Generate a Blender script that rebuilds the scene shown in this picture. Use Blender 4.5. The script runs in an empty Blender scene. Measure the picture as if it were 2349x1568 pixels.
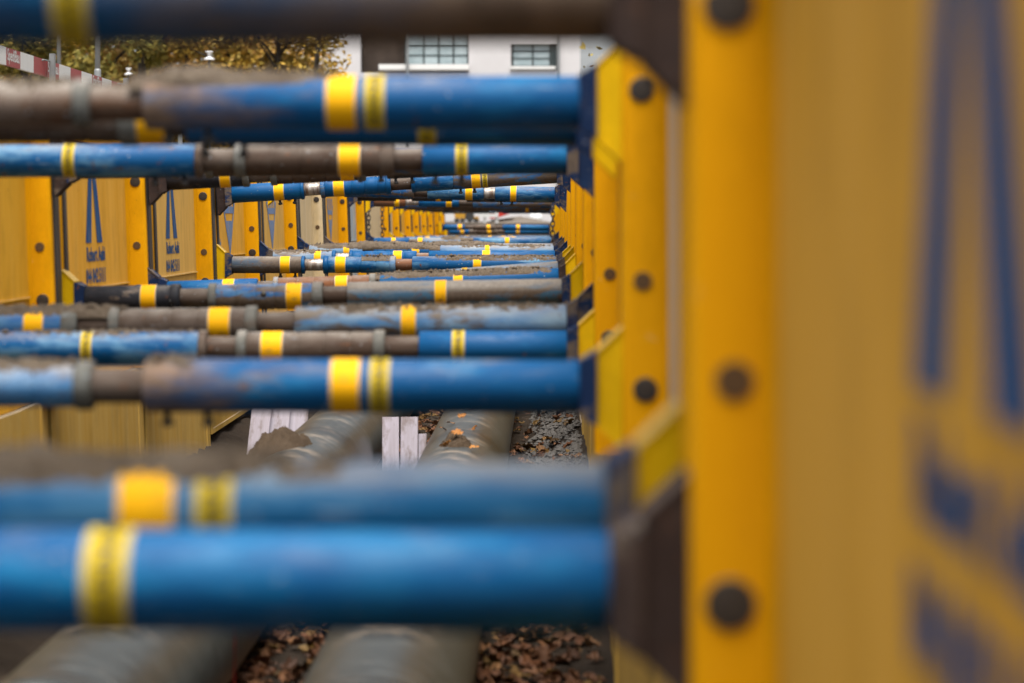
import bpy, bmesh, math, random
import numpy as np
from mathutils import Vector, Matrix, noise as mnoise
R = random.Random(7)
rad = math.radians
sc = bpy.context.scene
COL = sc.collection

# ------------------------------------------------------------------ camera, sky, sun, exposure
FPX = 5546.0            # focal length in the units the photo was measured in (2349 px wide)
VX, VY = 1250.0, 500.0  # where the trench vanishes
cd = bpy.data.cameras.new("camera")
cam = bpy.data.objects.new("camera", cd); COL.objects.link(cam)
cam.location = (0, 0, 0); cam.rotation_euler = (rad(90), 0, 0)
cd.sensor_width = 36.0; cd.lens = 85.0
cd.shift_x = -(VX - 1174.5) / 2349.0
cd.shift_y = -(784.0 - VY) / 2349.0
cd.clip_start = 0.05; cd.clip_end = 2000
cd.dof.use_dof = True; cd.dof.focus_distance = 19.5; cd.dof.aperture_fstop = 2.2
cd.dof.aperture_blades = 9
sc.camera = cam

SUN_EL, SUN_AZ = rad(74), rad(172)
w = bpy.data.worlds.new("World"); sc.world = w; w.use_nodes = True
nt = w.node_tree; nt.nodes.clear()
sky = nt.nodes.new("ShaderNodeTexSky"); sky.sky_type = 'NISHITA'; sky.sun_disc = False
sky.sun_elevation = SUN_EL; sky.sun_rotation = SUN_AZ
sky.dust_density = 4.0; sky.air_density = 1.0; sky.ozone_density = 1.0
hs = nt.nodes.new("ShaderNodeHueSaturation"); hs.inputs['Saturation'].default_value = 0.22
bg = nt.nodes.new("ShaderNodeBackground"); bg.inputs['Strength'].default_value = 0.055
wo = nt.nodes.new("ShaderNodeOutputWorld")
nt.links.new(sky.outputs[0], hs.inputs['Color']); nt.links.new(hs.outputs[0], bg.inputs['Color'])
nt.links.new(bg.outputs[0], wo.inputs['Surface'])
sd = bpy.data.lights.new("sun", 'SUN'); sd.energy = 1.5; sd.angle = rad(32); sd.color = (1.0, 0.95, 0.88)
sun = bpy.data.objects.new("sun", sd); COL.objects.link(sun)
# sun_rotation is measured clockwise from +Y seen from above
sdir = Vector((math.sin(SUN_AZ) * math.cos(SUN_EL), math.cos(SUN_AZ) * math.cos(SUN_EL), math.sin(SUN_EL)))
sun.rotation_euler = sdir.to_track_quat('Z', 'Y').to_euler(); sun.location = (0, 0, 12)
vs = sc.view_settings
vs.view_transform = 'Standard'; vs.look = 'None'; vs.gamma = 1.0; vs.use_curve_mapping = False
vs.exposure = 2.0
sc.cycles.max_bounces = 6; sc.cycles.diffuse_bounces = 1; sc.cycles.glossy_bounces = 2

def PX(x, Y): return (x - VX) * Y / FPX
def PZ(y, Y): return (VY - y) * Y / FPX

# ------------------------------------------------------------------ materials
class NT:
    def __init__(s, name):
        s.m = bpy.data.materials.new(name); s.m.use_nodes = True
        s.t = s.m.node_tree; s.t.nodes.clear()
        s.out = s.n("ShaderNodeOutputMaterial"); s.b = s.n("ShaderNodeBsdfPrincipled")
        s.l(s.b.outputs[0], s.out.inputs[0])
    def n(s, t, **kw):
        o = s.t.nodes.new(t)
        for k, v in kw.items(): setattr(o, k, v)
        return o
    def l(s, a, b): s.t.links.new(a, b)
    def val(s, sock, v):
        if hasattr(v, 'is_linked') or hasattr(v, 'links'): s.l(v, sock)
        else: sock.default_value = v
    def coord(s, scale=(1, 1, 1), rnd=True):
        tc = s.n("ShaderNodeTexCoord"); mp = s.n("ShaderNodeMapping")
        s.l(tc.outputs['Object'], mp.inputs['Vector']); mp.inputs['Scale'].default_value = scale
        if rnd:
            oi = s.n("ShaderNodeObjectInfo"); mu = s.n("ShaderNodeMath", operation='MULTIPLY')
            s.l(oi.outputs['Random'], mu.inputs[0]); mu.inputs[1].default_value = 37.0
            s.l(mu.outputs[0], mp.inputs['Location'])
        return mp.outputs[0]
    def noise(s, vec, scale, detail=4, rough=0.6, dist=0.0):
        o = s.n("ShaderNodeTexNoise"); s.l(vec, o.inputs['Vector'])
        o.inputs['Scale'].default_value = scale; o.inputs['Detail'].default_value = detail
        o.inputs['Roughness'].default_value = rough; o.inputs['Distortion'].default_value = dist
        return o.outputs['Fac']
    def ramp(s, f, lo, hi, a=0.0, b=1.0):
        o = s.n("ShaderNodeMapRange"); s.l(f, o.inputs[0])
        o.inputs[1].default_value = lo; o.inputs[2].default_value = hi
        o.inputs[3].default_value = a; o.inputs[4].default_value = b
        return o.outputs[0]
    def mix(s, f, a, b):
        o = s.n("ShaderNodeMix", data_type='RGBA')
        s.val(o.inputs[0], f)
        for sock, v in ((o.inputs[6], a), (o.inputs[7], b)):
            if isinstance(v, tuple): sock.default_value = (*v[:3], 1)
            else: s.l(v, sock)
        return o.outputs[2]
    def math(s, op, a, b):
        o = s.n("ShaderNodeMath", operation=op); s.val(o.inputs[0], a); s.val(o.inputs[1], b); return o.outputs[0]
    def topmask(s, lo, hi):
        g = s.n("ShaderNodeNewGeometry"); x = s.n("ShaderNodeSeparateXYZ"); s.l(g.outputs['Normal'], x.inputs[0])
        return s.ramp(x.outputs['Z'], lo, hi)
    def bump(s, h, strength, dist=0.01):
        o = s.n("ShaderNodeBump"); o.inputs['Strength'].default_value = strength; o.inputs['Distance'].default_value = dist
        s.l(h, o.inputs['Height']); s.l(o.outputs[0], s.b.inputs['Normal'])
    def done(s, col, rough=0.5, metal=0.0, spec=0.5):
        s.val(s.b.inputs['Base Color'], (*col, 1) if isinstance(col, tuple) else col)
        s.val(s.b.inputs['Roughness'], rough); s.b.inputs['Metallic'].default_value = metal
        s.b.inputs['Specular IOR Level'].default_value = spec
        return s.m

DUST = (0.33, 0.29, 0.24); RUSTC = (0.13, 0.055, 0.025); MUD = (0.085, 0.06, 0.042)

def tube_paint(name, base, faded, fade=0.45, chips=0.35, mud=0.0, dust=0.5, rough=0.38, dlo=0.35, dhi=0.98, grad=None, gcol=(0.13, 0.085, 0.055)):
    """painted steel tube: faded patches, rust chips, dried mud splashes, dust that settled on top"""
    m = NT(name); v = m.coord((1, 1, 1))
    vs_ = m.coord((0.5, 1.6, 1.6))
    f1 = m.ramp(m.noise(vs_, 6, 5, 0.65), 0.62 - 0.3 * fade, 0.80 - 0.2 * fade)
    c = m.mix(f1, base, faded)
    f2 = m.ramp(m.noise(v, 26, 6, 0.7), 0.70 - 0.16 * chips, 0.74 - 0.14 * chips)
    c = m.mix(f2, c, RUSTC)
    fs = m.ramp(m.noise(m.coord((0.25, 3, 3)), 18, 3, 0.5), 0.70, 0.74, 0, 0.5)
    c = m.mix(fs, c, (0.26, 0.34, 0.42))
    sp = m.ramp(m.noise(v, 55, 3, 0.6), 0.71 - .05 * chips, 0.73 - .05 * chips, 0, .75)
    c = m.mix(sp, c, (0.34, 0.37, 0.40))
    if mud > 0:
        f3 = m.ramp(m.noise(vs_, 4.5, 7, 0.72, 0.3), 0.72 - 0.42 * mud, 0.77 - 0.40 * mud)
        mc = m.mix(m.noise(v, 60, 3), (0.055, 0.04, 0.03), (0.16, 0.12, 0.09))
        c = m.mix(f3, c, mc)
    if grad:
        # scraped and dust-stained towards the sliding end of the tube
        tc = m.n("ShaderNodeTexCoord"); sx = m.n("ShaderNodeSeparateXYZ"); m.l(tc.outputs['Object'], sx.inputs[0])
        q = m.math('ADD', sx.outputs['X'], m.math('MULTIPLY', m.math('SUBTRACT', m.noise(m.coord((.6, 2, 2)), 7, 6, .75), .5), 1.5))
        c = m.mix(m.ramp(q, grad[0], grad[1], .95, 0), c, m.mix(m.ramp(m.noise(v, 12, 5, .7), .4, .6), tuple(x * 1.6 for x in gcol), gcol))
    top = m.topmask(dlo, dhi)
    dn = m.ramp(m.noise(vs_, 9, 6, 0.75), 0.75 - 0.5 * dust, 0.95 - 0.35 * dust)
    c = m.mix(m.math('MULTIPLY', top, dn), c, m.mix(m.noise(v, 90, 2), (0.16, 0.135, 0.11), (0.34, 0.31, 0.275)))
    m.bump(m.noise(v, 45, 5, 0.7), 0.25, 0.004)
    return m.done(c, m.ramp(m.noise(v, 14, 4), 0.3, 0.7, rough + 0.06, rough + 0.32), 0, 0.22)

M = {}
BLUE, BLUEF, BLUEL = (0.0, 0.066, 0.195), (0.006, 0.14, 0.31), (0.14, 0.30, 0.44)
M['blue'] = tube_paint("blue_paint", BLUE, BLUEF, 0.28, 0.25, 0.06, 0.42, .36)
M['bluegrad'] = tube_paint('blue_paint_worn_at_end', BLUE, BLUEF, 0.28, 0.35, 0.06, 0.5, .4, .3, .98, (.10, .46))
M['bluerust'] = tube_paint('blue_paint_rusting_out', (0.0, 0.05, 0.14), BLUEF, 0.25, 0.3, 0.1, 0.5, .5, .3, .98, (.92, .42), (0.085, 0.06, 0.042))
M['bluew'] = tube_paint("blue_paint_scuffed", BLUE, BLUEL, 0.45, 0.55, 0.22, 0.7)
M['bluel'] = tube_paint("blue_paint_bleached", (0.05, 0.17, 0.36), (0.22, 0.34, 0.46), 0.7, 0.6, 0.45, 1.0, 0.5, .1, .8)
M['bluepale'] = tube_paint('blue_paint_faded', (0.004, 0.085, 0.21), (0.07, 0.20, 0.33), 0.6, 0.3, 0.15, 0.95, .5)
M['bluem'] = tube_paint("blue_paint_muddy", (0.006, 0.075, 0.24), (0.07, 0.17, 0.30), 0.6, 0.6, 0.62, 0.8, 0.5)
M['brown'] = tube_paint("brown_muddy_steel", (0.06, 0.038, 0.027), (0.11, 0.085, 0.068), 0.6, 0.5, 0.2, 0.8, 0.6)
M['rust'] = tube_paint("rusty_steel", (0.17, 0.068, 0.03), (0.13, 0.09, 0.07), 0.5, 0.7, 0.1, 0.75, 0.7)
M['rustb'] = tube_paint('dusty_rusty_steel', (0.10, 0.055, 0.034), (0.17, 0.13, 0.105), 0.6, 0.7, 0.3, 1.2, 0.7, 0.0, .75)
M['bluedust'] = tube_paint('blue_paint_under_dust', (0.01, 0.07, 0.18), (0.17, 0.17, 0.17), 0.8, 0.7, 0.45, 1.2, 0.6, .0, .7)
M['navy'] = tube_paint("blackened_paint", (0.012, 0.013, 0.018), (0.03, 0.03, 0.036), 0.6, 0.4, 0.35, 0.5, 0.45)
M['grey'] = tube_paint("grey_caked_paint", (0.05, 0.12, 0.2), (0.16, 0.19, 0.21), 0.6, 0.7, 0.6, 1.2, 0.65, .10, .55)
M['mott'] = tube_paint('mottled_muddy_paint', (0.05, 0.075, 0.11), (0.12, 0.12, 0.12), 0.6, 0.7, 0.72, 0.8, 0.6)
M['shoe'] = tube_paint("dark_blue_shoe", (0.004, 0.017, 0.06), (0.008, 0.03, 0.09), 0.4, 0.5, 0.5, 0.5, .6)
M['shoeb'] = tube_paint("brown_shoe", (0.032, 0.02, 0.017), (0.06, 0.038, 0.03), 0.5, 0.5, 0.3, 0.5, 0.7)
M['collar'] = tube_paint("grey_collar", (0.10, 0.10, 0.09), (0.17, 0.17, 0.16), 0.5, 0.3, 0.4, 0.8, 0.6)
m = NT("bright_spindle_steel"); v = m.coord((1, .2, .2))
c = m.mix(m.ramp(m.noise(v, 40, 5, .7), .35, .62), (0.50, 0.47, 0.43), (0.15, 0.09, 0.06))
M['chrome'] = m.done(c, 0.42, 0.5)

def yellow_paint(name, a, b, rustf=0.25, stretch=6.0, rough=0.42):
    m = NT(name); v = m.coord((1, 1, 1)); vz = m.coord((stretch, stretch, 0.5))
    c = m.mix(m.ramp(m.noise(vz, 2.5, 5, .6), .3, .7), a, b)
    c = m.mix(m.ramp(m.noise(vz, 6, 5, .65), .66, .84, 0, rustf * 1.6), c, (0.20, 0.09, 0.02))
    c = m.mix(m.ramp(m.noise(m.coord((1.5, 1.5, .7)), 2.6, 6, .7), .50, .68, 0, .45), c, tuple(x * .55 for x in a))
    c = m.mix(m.ramp(m.noise(v, 13, 7, .75), .66, .70, 0, .6), c, (0.50, 0.40, 0.24))
    c = m.mix(m.ramp(m.noise(v, 40, 5, .7), .68, .71, 0, .85), c, (0.08, 0.045, 0.022))
    c = m.mix(m.math('MULTIPLY', m.topmask(.5, .9), .8), c, DUST)
    m.bump(m.noise(v, 30, 4, .6), 0.15, 0.004)
    return m.done(c, max(rough, .75), 0, .08)
M['post'] = yellow_paint("yellow_post_paint", (0.80, 0.37, 0.002), (0.74, 0.33, 0.003), .10)
M['brk'] = yellow_paint("lemon_bracket_paint", (0.78, 0.47, 0.004), (0.72, 0.41, 0.004), .12)
M['sheet'] = yellow_paint("sand_yellow_sheet", (0.80, 0.42, 0.066), (0.70, 0.34, 0.03), .16, 5)
M['sheetd'] = yellow_paint('dusty_yellow_sheet', (0.74, 0.44, 0.11), (0.62, 0.36, 0.09), .3, 5)
M['sheety'] = yellow_paint("ochre_sheet", (0.72, 0.38, 0.04), (0.66, 0.33, 0.02), .16, 5)
M['pale'] = yellow_paint("bleached_sheet", (0.68, 0.55, 0.37), (0.60, 0.43, 0.20), .15, 5, .6)
M['greyed'] = yellow_paint('greyed_sheet', (0.62, 0.50, 0.40), (0.54, 0.41, 0.30), .1, 5, .6)
M['lower'] = yellow_paint("lower_sheet_paint", (0.54, 0.36, 0.11), (0.48, 0.28, 0.05), .3, 4, .6)
m = NT("worn_white_sheet"); v = m.coord((3, 3, .8))
c = m.mix(m.ramp(m.noise(v, 5, 5, .7), .38, .55), (0.60, 0.55, 0.45), (0.22, 0.36, 0.50))
c = m.mix(m.ramp(m.noise(v, 3, 5, .6), .55, .66), c, (0.6, 0.42, 0.16)); M['palew'] = m.done(c, .6)

m = NT("yellow_band_paint"); v = m.coord()
c = m.mix(m.ramp(m.noise(v, 24, 5, .7), .58, .68, 0, .75), (0.80, 0.40, 0.002), (0.26, 0.15, 0.04))
c = m.mix(m.math('MULTIPLY', m.topmask(.85, 1), m.ramp(m.noise(v, 30, 4), .5, .75, 0, .6)), c, (0.5, .4, .22))
M['band'] = m.done(c, .65, 0, .15)
m = NT("yellow_label_foil"); v = m.coord()
M['label'] = m.done(m.mix(m.ramp(m.noise(v, 30, 5, .7), .55, .72), (0.50, 0.36, 0.010), (0.32, 0.24, 0.04)), .7, 0, .12)
def flat(name, col, rough=.5, metal=0, var=.25, scale=20):
    m = NT(name); v = m.coord()
    d = tuple(x * (1 - var) for x in col)
    return m.done(m.mix(m.noise(v, scale, 5, .65), d, tuple(min(1, x * (1 + var * .6)) for x in col)), rough, metal)
M['edge'] = flat("pale_label_edge", (.36, .33, .26), .8)
M['ink'] = flat("black_ink", (.035, .03, .02))
M['bolt'] = flat("dark_bolt_steel", (.035, .026, .02), .55)
M['hole'] = flat("brown_hole_liner", (.10, .05, .015), .8)
M['steel'] = flat("grey_galvanised_steel", (.24, .25, .25), .45, .3)
M['dark'] = flat("dark_steel", (.03, .03, .03), .5)
M['chain'] = flat("rusty_chain_steel", (.06, .045, .035), .6)
M['cable'] = flat("red_cable_jacket", (.25, .03, .02), .5)
m = NT("blue_stencil_paint"); v = m.coord((1, 4, .6))
M['stencil'] = m.done(m.mix(m.ramp(m.noise(v, 9, 5, .7), .46, .72), (0.016, 0.075, 0.21), (0.12, 0.15, 0.19)), .8, 0, .1)
m = NT("worn_stencil_paint"); v = m.coord((1, 3, .5))
M['stencilw'] = m.done(m.mix(m.ramp(m.noise(v, 16, 5, .75), .52, .66), (0.10, 0.20, 0.40), (0.5, 0.34, 0.12)), .6)

def soil_mat(name, a, b, stones=(0.24, 0.21, 0.18), amt=.4):
    m = NT(name); v = m.coord((1, 1, 1), False)
    c = m.mix(m.ramp(m.noise(v, 9, 6, .7), .3, .7), a, b)
    vo = m.n("ShaderNodeTexVoronoi"); m.l(v, vo.inputs['Vector']); vo.inputs['Scale'].default_value = 70
    c = m.mix(m.ramp(vo.outputs['Distance'], .18, .34, amt, 0), c, stones)
    c = m.mix(m.ramp(m.noise(v, 140, 3, .7), .35, .7), c, m.mix(.5, c, (.03, .02, .014)))
    m.bump(m.math('ADD', m.noise(v, 60, 6, .75), m.noise(v, 220, 3, .7)), 0.9, 0.012)
    return m.done(c, .95, 0, .15)
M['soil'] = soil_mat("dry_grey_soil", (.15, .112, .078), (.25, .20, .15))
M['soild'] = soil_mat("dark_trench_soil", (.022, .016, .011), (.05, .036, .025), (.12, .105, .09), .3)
M['soilb'] = soil_mat("brown_heap_soil", (.07, .048, .03), (.12, .085, .055), (.18, .14, .11), .3)
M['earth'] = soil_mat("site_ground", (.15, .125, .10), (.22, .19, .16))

m = NT("grey_pipe_plastic"); v = m.coord((1, 1, 1), False)
wv = m.noise(m.coord((2.2, 9, 2.2), False), 5, 6, .7, 1.2)
sc1 = m.noise(m.coord((1.3, 6.5, 1.3), False), 3.2, 6, .65, 1.2)
c = m.mix(m.ramp(wv, .35, .7), (.016, .019, .018), (.045, .051, .049))
c = m.mix(m.ramp(sc1, .54, .72, 0, .38), c, (.19, .2, .19))
c = m.mix(m.ramp(m.noise(m.coord((1, 14, 1), False), 4, 5, .7, .8), .58, .64, 0, .5), c, (.06, .065, .06))
c = m.mix(m.math('MULTIPLY', m.topmask(.75, 1), m.ramp(m.noise(v, 3, 5, .7), .52, .68)), c, (.24, .19, .14))
m.bump(sc1, .03, .003); M['pipe'] = m.done(c, .40, 0, .5)
m = NT("white_painted_timber"); v = m.coord((8, 8, .7))
c = m.mix(m.ramp(m.noise(v, 3, 5, .7), .35, .7), (.62, .57, .66), (.48, .43, .48))
c = m.mix(m.ramp(m.noise(m.coord((2, 2, 1)), 4, 5, .7), .50, .68, 0, .85), c, (.20, .13, .09))
M['plank'] = m.done(c, .7)
def leaf_mat(name, cols):
    m = NT(name); g = m.n("ShaderNodeNewGeometry"); r = m.n("ShaderNodeValToRGB")
    oi = m.n("ShaderNodeObjectInfo")
    f = m.math('FRACT', m.math('ADD', g.outputs['Random Per Island'], oi.outputs['Random']), 0.0)
    m.l(f, r.inputs[0]); e = r.color_ramp.elements
    while len(e) < len(cols): e.new(.5)
    for i, cc in enumerate(cols):
        e[i].position = i / max(1, len(cols) - 1); e[i].color = (*cc, 1)
    return m.done(r.outputs[0], .6, 0, .25)
M['litter'] = leaf_mat("brown_fallen_leaf", [(.045, .02, .010), (.14, .055, .022), (.08, .034, .015), (.22, .105, .05), (.15, .085, .02), (.03, .015, .009)])
M['leafo'] = leaf_mat("orange_fallen_leaf", [(.30, .11, .02), (.36, .16, .04), (.22, .08, .02)])
M['fol_orange'] = leaf_mat("orange_foliage", [(.28, .14, .03), (.40, .21, .035), (.48, .26, .04), (.26, .18, .03), (.42, .29, .05)])
M['fol_green'] = leaf_mat("olive_foliage", [(.14, .13, .03), (.22, .18, .035), (.30, .23, .04), (.18, .16, .03), (.36, .25, .04)])
M['fol_gold'] = leaf_mat("golden_foliage", [(.42, .26, .03), (.32, .18, .025), (.2, .15, .03), (.46, .29, .04)])
M['fol_yellow'] = leaf_mat("yellow_green_foliage", [(.06, .08, .015), (.12, .13, .02), (.3, .22, .03), (.04, .05, .015)])
M['fol_dark'] = leaf_mat("dark_green_foliage", [(.12, .11, .03), (.20, .16, .03), (.28, .19, .04), (.32, .18, .03)])
M['bark'] = flat("tree_bark", (.045, .035, .025), .9, 0, .5, 12)
M['plaster'] = flat("white_plaster", (.62, .605, .61), .85, 0, .06, 3)
M['sill'] = flat("white_sill_paint", (.80, .80, .78), .5, 0, .05)
M['recess'] = flat("brown_loggia_wall", (.20, .145, .11), .8, 0, .55, 2)
M['frame'] = flat("dark_window_frame", (.035, .05, .05), .4)
m = NT("window_glass"); v = m.coord((1, 1, 1))
M['glass'] = m.done(m.mix(m.ramp(m.noise(v, 1.6, 4, .6), .35, .7), (.30, .38, .40), (.46, .54, .56)), .12, 0, .6)
M['red'] = flat("red_board_paint", (.30, .022, .02), .45, 0, .2)
M['white'] = flat("white_board_paint", (.62, .63, .62), .5, 0, .1)
M['lamp'] = flat("white_lamp_enamel", (.80, .80, .80), .4, 0, .03)
M['machine'] = flat("yellow_machine_paint", (.5, .26, .02), .5)
M['redbin'] = flat("red_skip_paint", (.5, .035, .02), .5)
M['bag'] = flat("white_woven_bag", (.7, .72, .72), .8, 0, .15, 6)
M['tyre'] = flat("black_rubber", (.02, .02, .02), .8)

# ------------------------------------------------------------------ mesh helpers
class MB:
    def __init__(s): s.v, s.f, s.m, s.s = [], [], [], []
    def add(s, vs, fs, mi=0, smooth=False):
        o = len(s.v); s.v += [tuple(p) for p in vs]
        for f in fs: s.f.append([o + i for i in f]); s.m.append(mi); s.s.append(smooth)
    def box(s, x0, x1, y0, y1, z0, z1, mi=0):
        s.hexa([(x0, y0, z0), (x1, y0, z0), (x1, y1, z0), (x0, y1, z0)], [(x0, y0, z1), (x1, y0, z1), (x1, y1, z1), (x0, y1, z1)], mi)
    def hexa(s, a, b, mi=0):
        s.add(list(a) + list(b), [(3, 2, 1, 0), (4, 5, 6, 7), (0, 1, 5, 4), (1, 2, 6, 5), (2, 3, 7, 6), (3, 0, 4, 7)], mi)
    def prism(s, poly, lo, hi, axis='z', mi=0):
        n = len(poly)
        def P(p, h): return {'z': (p[0], p[1], h), 'y': (p[0], h, p[1]), 'x': (h, p[0], p[1])}[axis]
        vs = [P(p, lo) for p in poly] + [P(p, hi) for p in poly]
        s.add(vs, [tuple(range(n))[::-1], tuple(range(n, 2 * n))] + [(i, (i + 1) % n, n + (i + 1) % n, n + i) for i in range(n)], mi)
    def lathe(s, prof, n=32, axis='x', mis=None, caps=True, c=(0, 0, 0), smooth=True):
        vs = []
        for (t, r) in prof:
            for k in range(n):
                a = 2 * math.pi * k / n; p, q = r * math.cos(a), r * math.sin(a)
                vs.append({'x': (t + c[0], p + c[1], q + c[2]), 'y': (p + c[0], t + c[1], q + c[2]), 'z': (p + c[0], q + c[1], t + c[2])}[axis])
        for i in range(len(prof) - 1):
            fs = [(i * n + k, i * n + (k + 1) % n, (i + 1) * n + (k + 1) % n, (i + 1) * n + k) for k in range(n)]
            s.add([], [], 0)
            o = len(s.v) if i == 0 else o
            if i == 0: s.v += [tuple(p) for p in vs]
            for f in fs: s.f.append([o + j for j in f]); s.m.append(mis[i] if mis else 0); s.s.append(smooth)
        if caps:
            L = (len(prof) - 1) * n
            s.f.append([o + k for k in range(n)][::-1]); s.m.append(mis[0] if mis else 0); s.s.append(False)
            s.f.append([o + L + k for k in range(n)]); s.m.append(mis[-1] if mis else 0); s.s.append(False)
    def path(s, pts, r, n=8, mi=0):
        rr = r if isinstance(r, (list, tuple)) else [r] * len(pts); o = len(s.v)
        for i, p in enumerate(pts):
            p = Vector(p); d = (Vector(pts[min(i + 1, len(pts) - 1)]) - Vector(pts[max(i - 1, 0)])).normalized()
            u = d.orthogonal().normalized() if abs(d.z) > .9 else d.cross(Vector((0, 0, 1))).normalized()
            w_ = d.cross(u)
            for k in range(n):
                a = 2 * math.pi * k / n; s.v.append(tuple(p + rr[i] * (u * math.cos(a) + w_ * math.sin(a))))
        for i in range(len(pts) - 1):
            for k in range(n):
                s.f.append([o + i * n + k, o + i * n + (k + 1) % n, o + (i + 1) * n + (k + 1) % n, o + (i + 1) * n + k]); s.m.append(mi); s.s.append(True)
        s.f.append([o + k for k in range(n)][::-1]); s.m.append(mi); s.s.append(False)
        L = o + (len(pts) - 1) * n; s.f.append([L + k for k in range(n)]); s.m.append(mi); s.s.append(False)
    def torus(s, R_, r, n=14, k=7, axis='y', squash=1.0, c=(0, 0, 0)):
        o = len(s.v)
        for i in range(n):
            a = 2 * math.pi * i / n
            for j in range(k):
                b = 2 * math.pi * j / k; q = R_ + r * math.cos(b)
                x, z, y = q * math.cos(a), q * math.sin(a) * squash, r * math.sin(b)
                p = {'y': (x, y, z), 'x': (y, x, z), 'z': (x, z, y)}[axis]
                s.v.append((p[0] + c[0], p[1] + c[1], p[2] + c[2]))
        for i in range(n):
            for j in range(k):
                s.f.append([o + i * k + j, o + ((i + 1) % n) * k + j, o + ((i + 1) % n) * k + (j + 1) % k, o + i * k + (j + 1) % k]); s.m.append(0); s.s.append(True)
    def mesh(s, name, mats):
        me = bpy.data.meshes.new(name); me.from_pydata(s.v, [], s.f)
        for x in (mats if isinstance(mats, (list, tuple)) else [mats]): me.materials.append(x)
        me.polygons.foreach_set('material_index', s.m); me.polygons.foreach_set('use_smooth', s.s)
        me.update()
        bm = bmesh.new(); bm.from_mesh(me); bmesh.ops.recalc_face_normals(bm, faces=bm.faces); bm.to_mesh(me); bm.free()
        return me
    def build(s, name, mats, parent=None, loc=(0, 0, 0)):
        return link(name, s.mesh(name, mats), parent, loc)

def link(name, me, parent=None, loc=(0, 0, 0), rot=None):
    o = bpy.data.objects.new(name, me); COL.objects.link(o); o.location = loc
    if rot: o.rotation_euler = rot
    if parent: o.parent = parent
    return o
def tag(o, label=None, cat=None, group=None, kind=None):
    for k, v_ in (('label', label), ('category', cat), ('group', group), ('kind', kind)):
        if v_: o[k] = v_
    return o
def thing(name, label, cat, loc=(0, 0, 0), group=None):
    o = bpy.data.objects.new(name, None); COL.objects.link(o); o.location = loc; o.empty_display_size = .1
    return tag(o, label, cat, group)

# flat text -> triangles
_TC = {}
def text_mesh(txt, bold=0.0):
    if (txt, bold) in _TC: return _TC[(txt, bold)]
    cu = bpy.data.curves.new("lettering_curve", 'FONT'); cu.body = txt; cu.size = 1.0; cu.offset = bold; cu.resolution_u = 3
    o = bpy.data.objects.new("lettering_curve", cu); COL.objects.link(o)
    dg = bpy.context.evaluated_depsgraph_get(); dg.update(); me = o.evaluated_get(dg).to_mesh()
    vs = [tuple(v.co) for v in me.vertices]; fs = [tuple(p.vertices) for p in me.polygons]
    o.evaluated_get(dg).to_mesh_clear(); bpy.data.objects.remove(o); bpy.data.curves.remove(cu)
    x0 = min(v[0] for v in vs); x1 = max(v[0] for v in vs)
    vs = [(v[0] - x0, v[1], 0) for v in vs]
    _TC[(txt, bold)] = (vs, fs, x1 - x0); return _TC[(txt, bold)]

def nz(x, y=0.0, z=0.0): return mnoise.noise(Vector((x, y, z)))

# ------------------------------------------------------------------ setting: ground, trench
FLOOR = -1.88
def floor_z(x, y):
    z = FLOOR + .03 * nz(x * 3, y * 3) + .02 * nz(x * 9, y * 9, 3)
    if x < -1.72: z += max(0, (-1.72 - x)) * (.32 if y > 13 else .25) + .05 * nz(x * 6, y * 4, 9)
    if x > -.15: z += (x + .15) * .75 * (1.0 if y > 13 else .15) + .03 * nz(x * 8, y * 5, 4) * (1 if y > 13 else 0)
    if y > 60: z += (y - 60) * .29
    return min(z, -.16)
mb = MB()
xs = np.linspace(-2.75, .5, 60); ys = np.concatenate([np.linspace(-14, 8, 44), np.linspace(8.1, 24, 170), np.linspace(24.3, 70, 120)])
vv = [(x, y, floor_z(x, y)) for y in ys for x in xs]
nx = len(xs)
mb.add(vv, [(j * nx + i, j * nx + i + 1, (j + 1) * nx + i + 1, (j + 1) * nx + i) for j in range(len(ys) - 1) for i in range(nx - 1)], 0, True)
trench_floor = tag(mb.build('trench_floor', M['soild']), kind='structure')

GL = .02
mb = MB()
def gz(x, y):
    return GL - .18 * min(1, max(0, (y - 50) / 18)) + .02 * nz(x * .6, y * .6)
def gsheet(x0, x1, y0, y1, nx_, ny_):
    X_ = np.linspace(x0, x1, nx_); Y_ = np.linspace(y0, y1, ny_)
    mb.add([(x, y, gz(x, y)) for y in Y_ for x in X_], [(j * nx_ + i, j * nx_ + i + 1, (j + 1) * nx_ + i + 1, (j + 1) * nx_ + i) for j in range(ny_ - 1) for i in range(nx_ - 1)], 0, True)
gsheet(-60, -2.75, -30, 70, 30, 60); gsheet(.5, 40, -30, 70, 24, 60)
gsheet(-60, 40, 70, 160, 40, 40)
mb.add([(-900, 160, -.2), (900, 160, -.2), (900, 1500, -.2), (-900, 1500, -.2)], [(0, 1, 2, 3)])
mb.add([(-2.75, -30, GL), (-2.75, 70, -.16), (-2.75, 70, FLOOR - .3), (-2.75, -30, FLOOR - .3)], [(0, 1, 2, 3)])
mb.add([(.5, -30, GL), (.5, 70, -.16), (.5, 70, FLOOR - .3), (.5, -30, FLOOR - .3)], [(3, 2, 1, 0)])
mb.add([(-2.75, -14, GL + .02), (.5, -14, GL + .02), (.5, -14, FLOOR - .3), (-2.75, -14, FLOOR - .3)], [(0, 1, 2, 3)])  # unseen earth wall behind the camera, added to keep light off strut undersides
gsheet(-2.75, .5, -30, -14, 6, 8)
tag(mb.build('ground', M['earth']), kind='structure')

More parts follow.
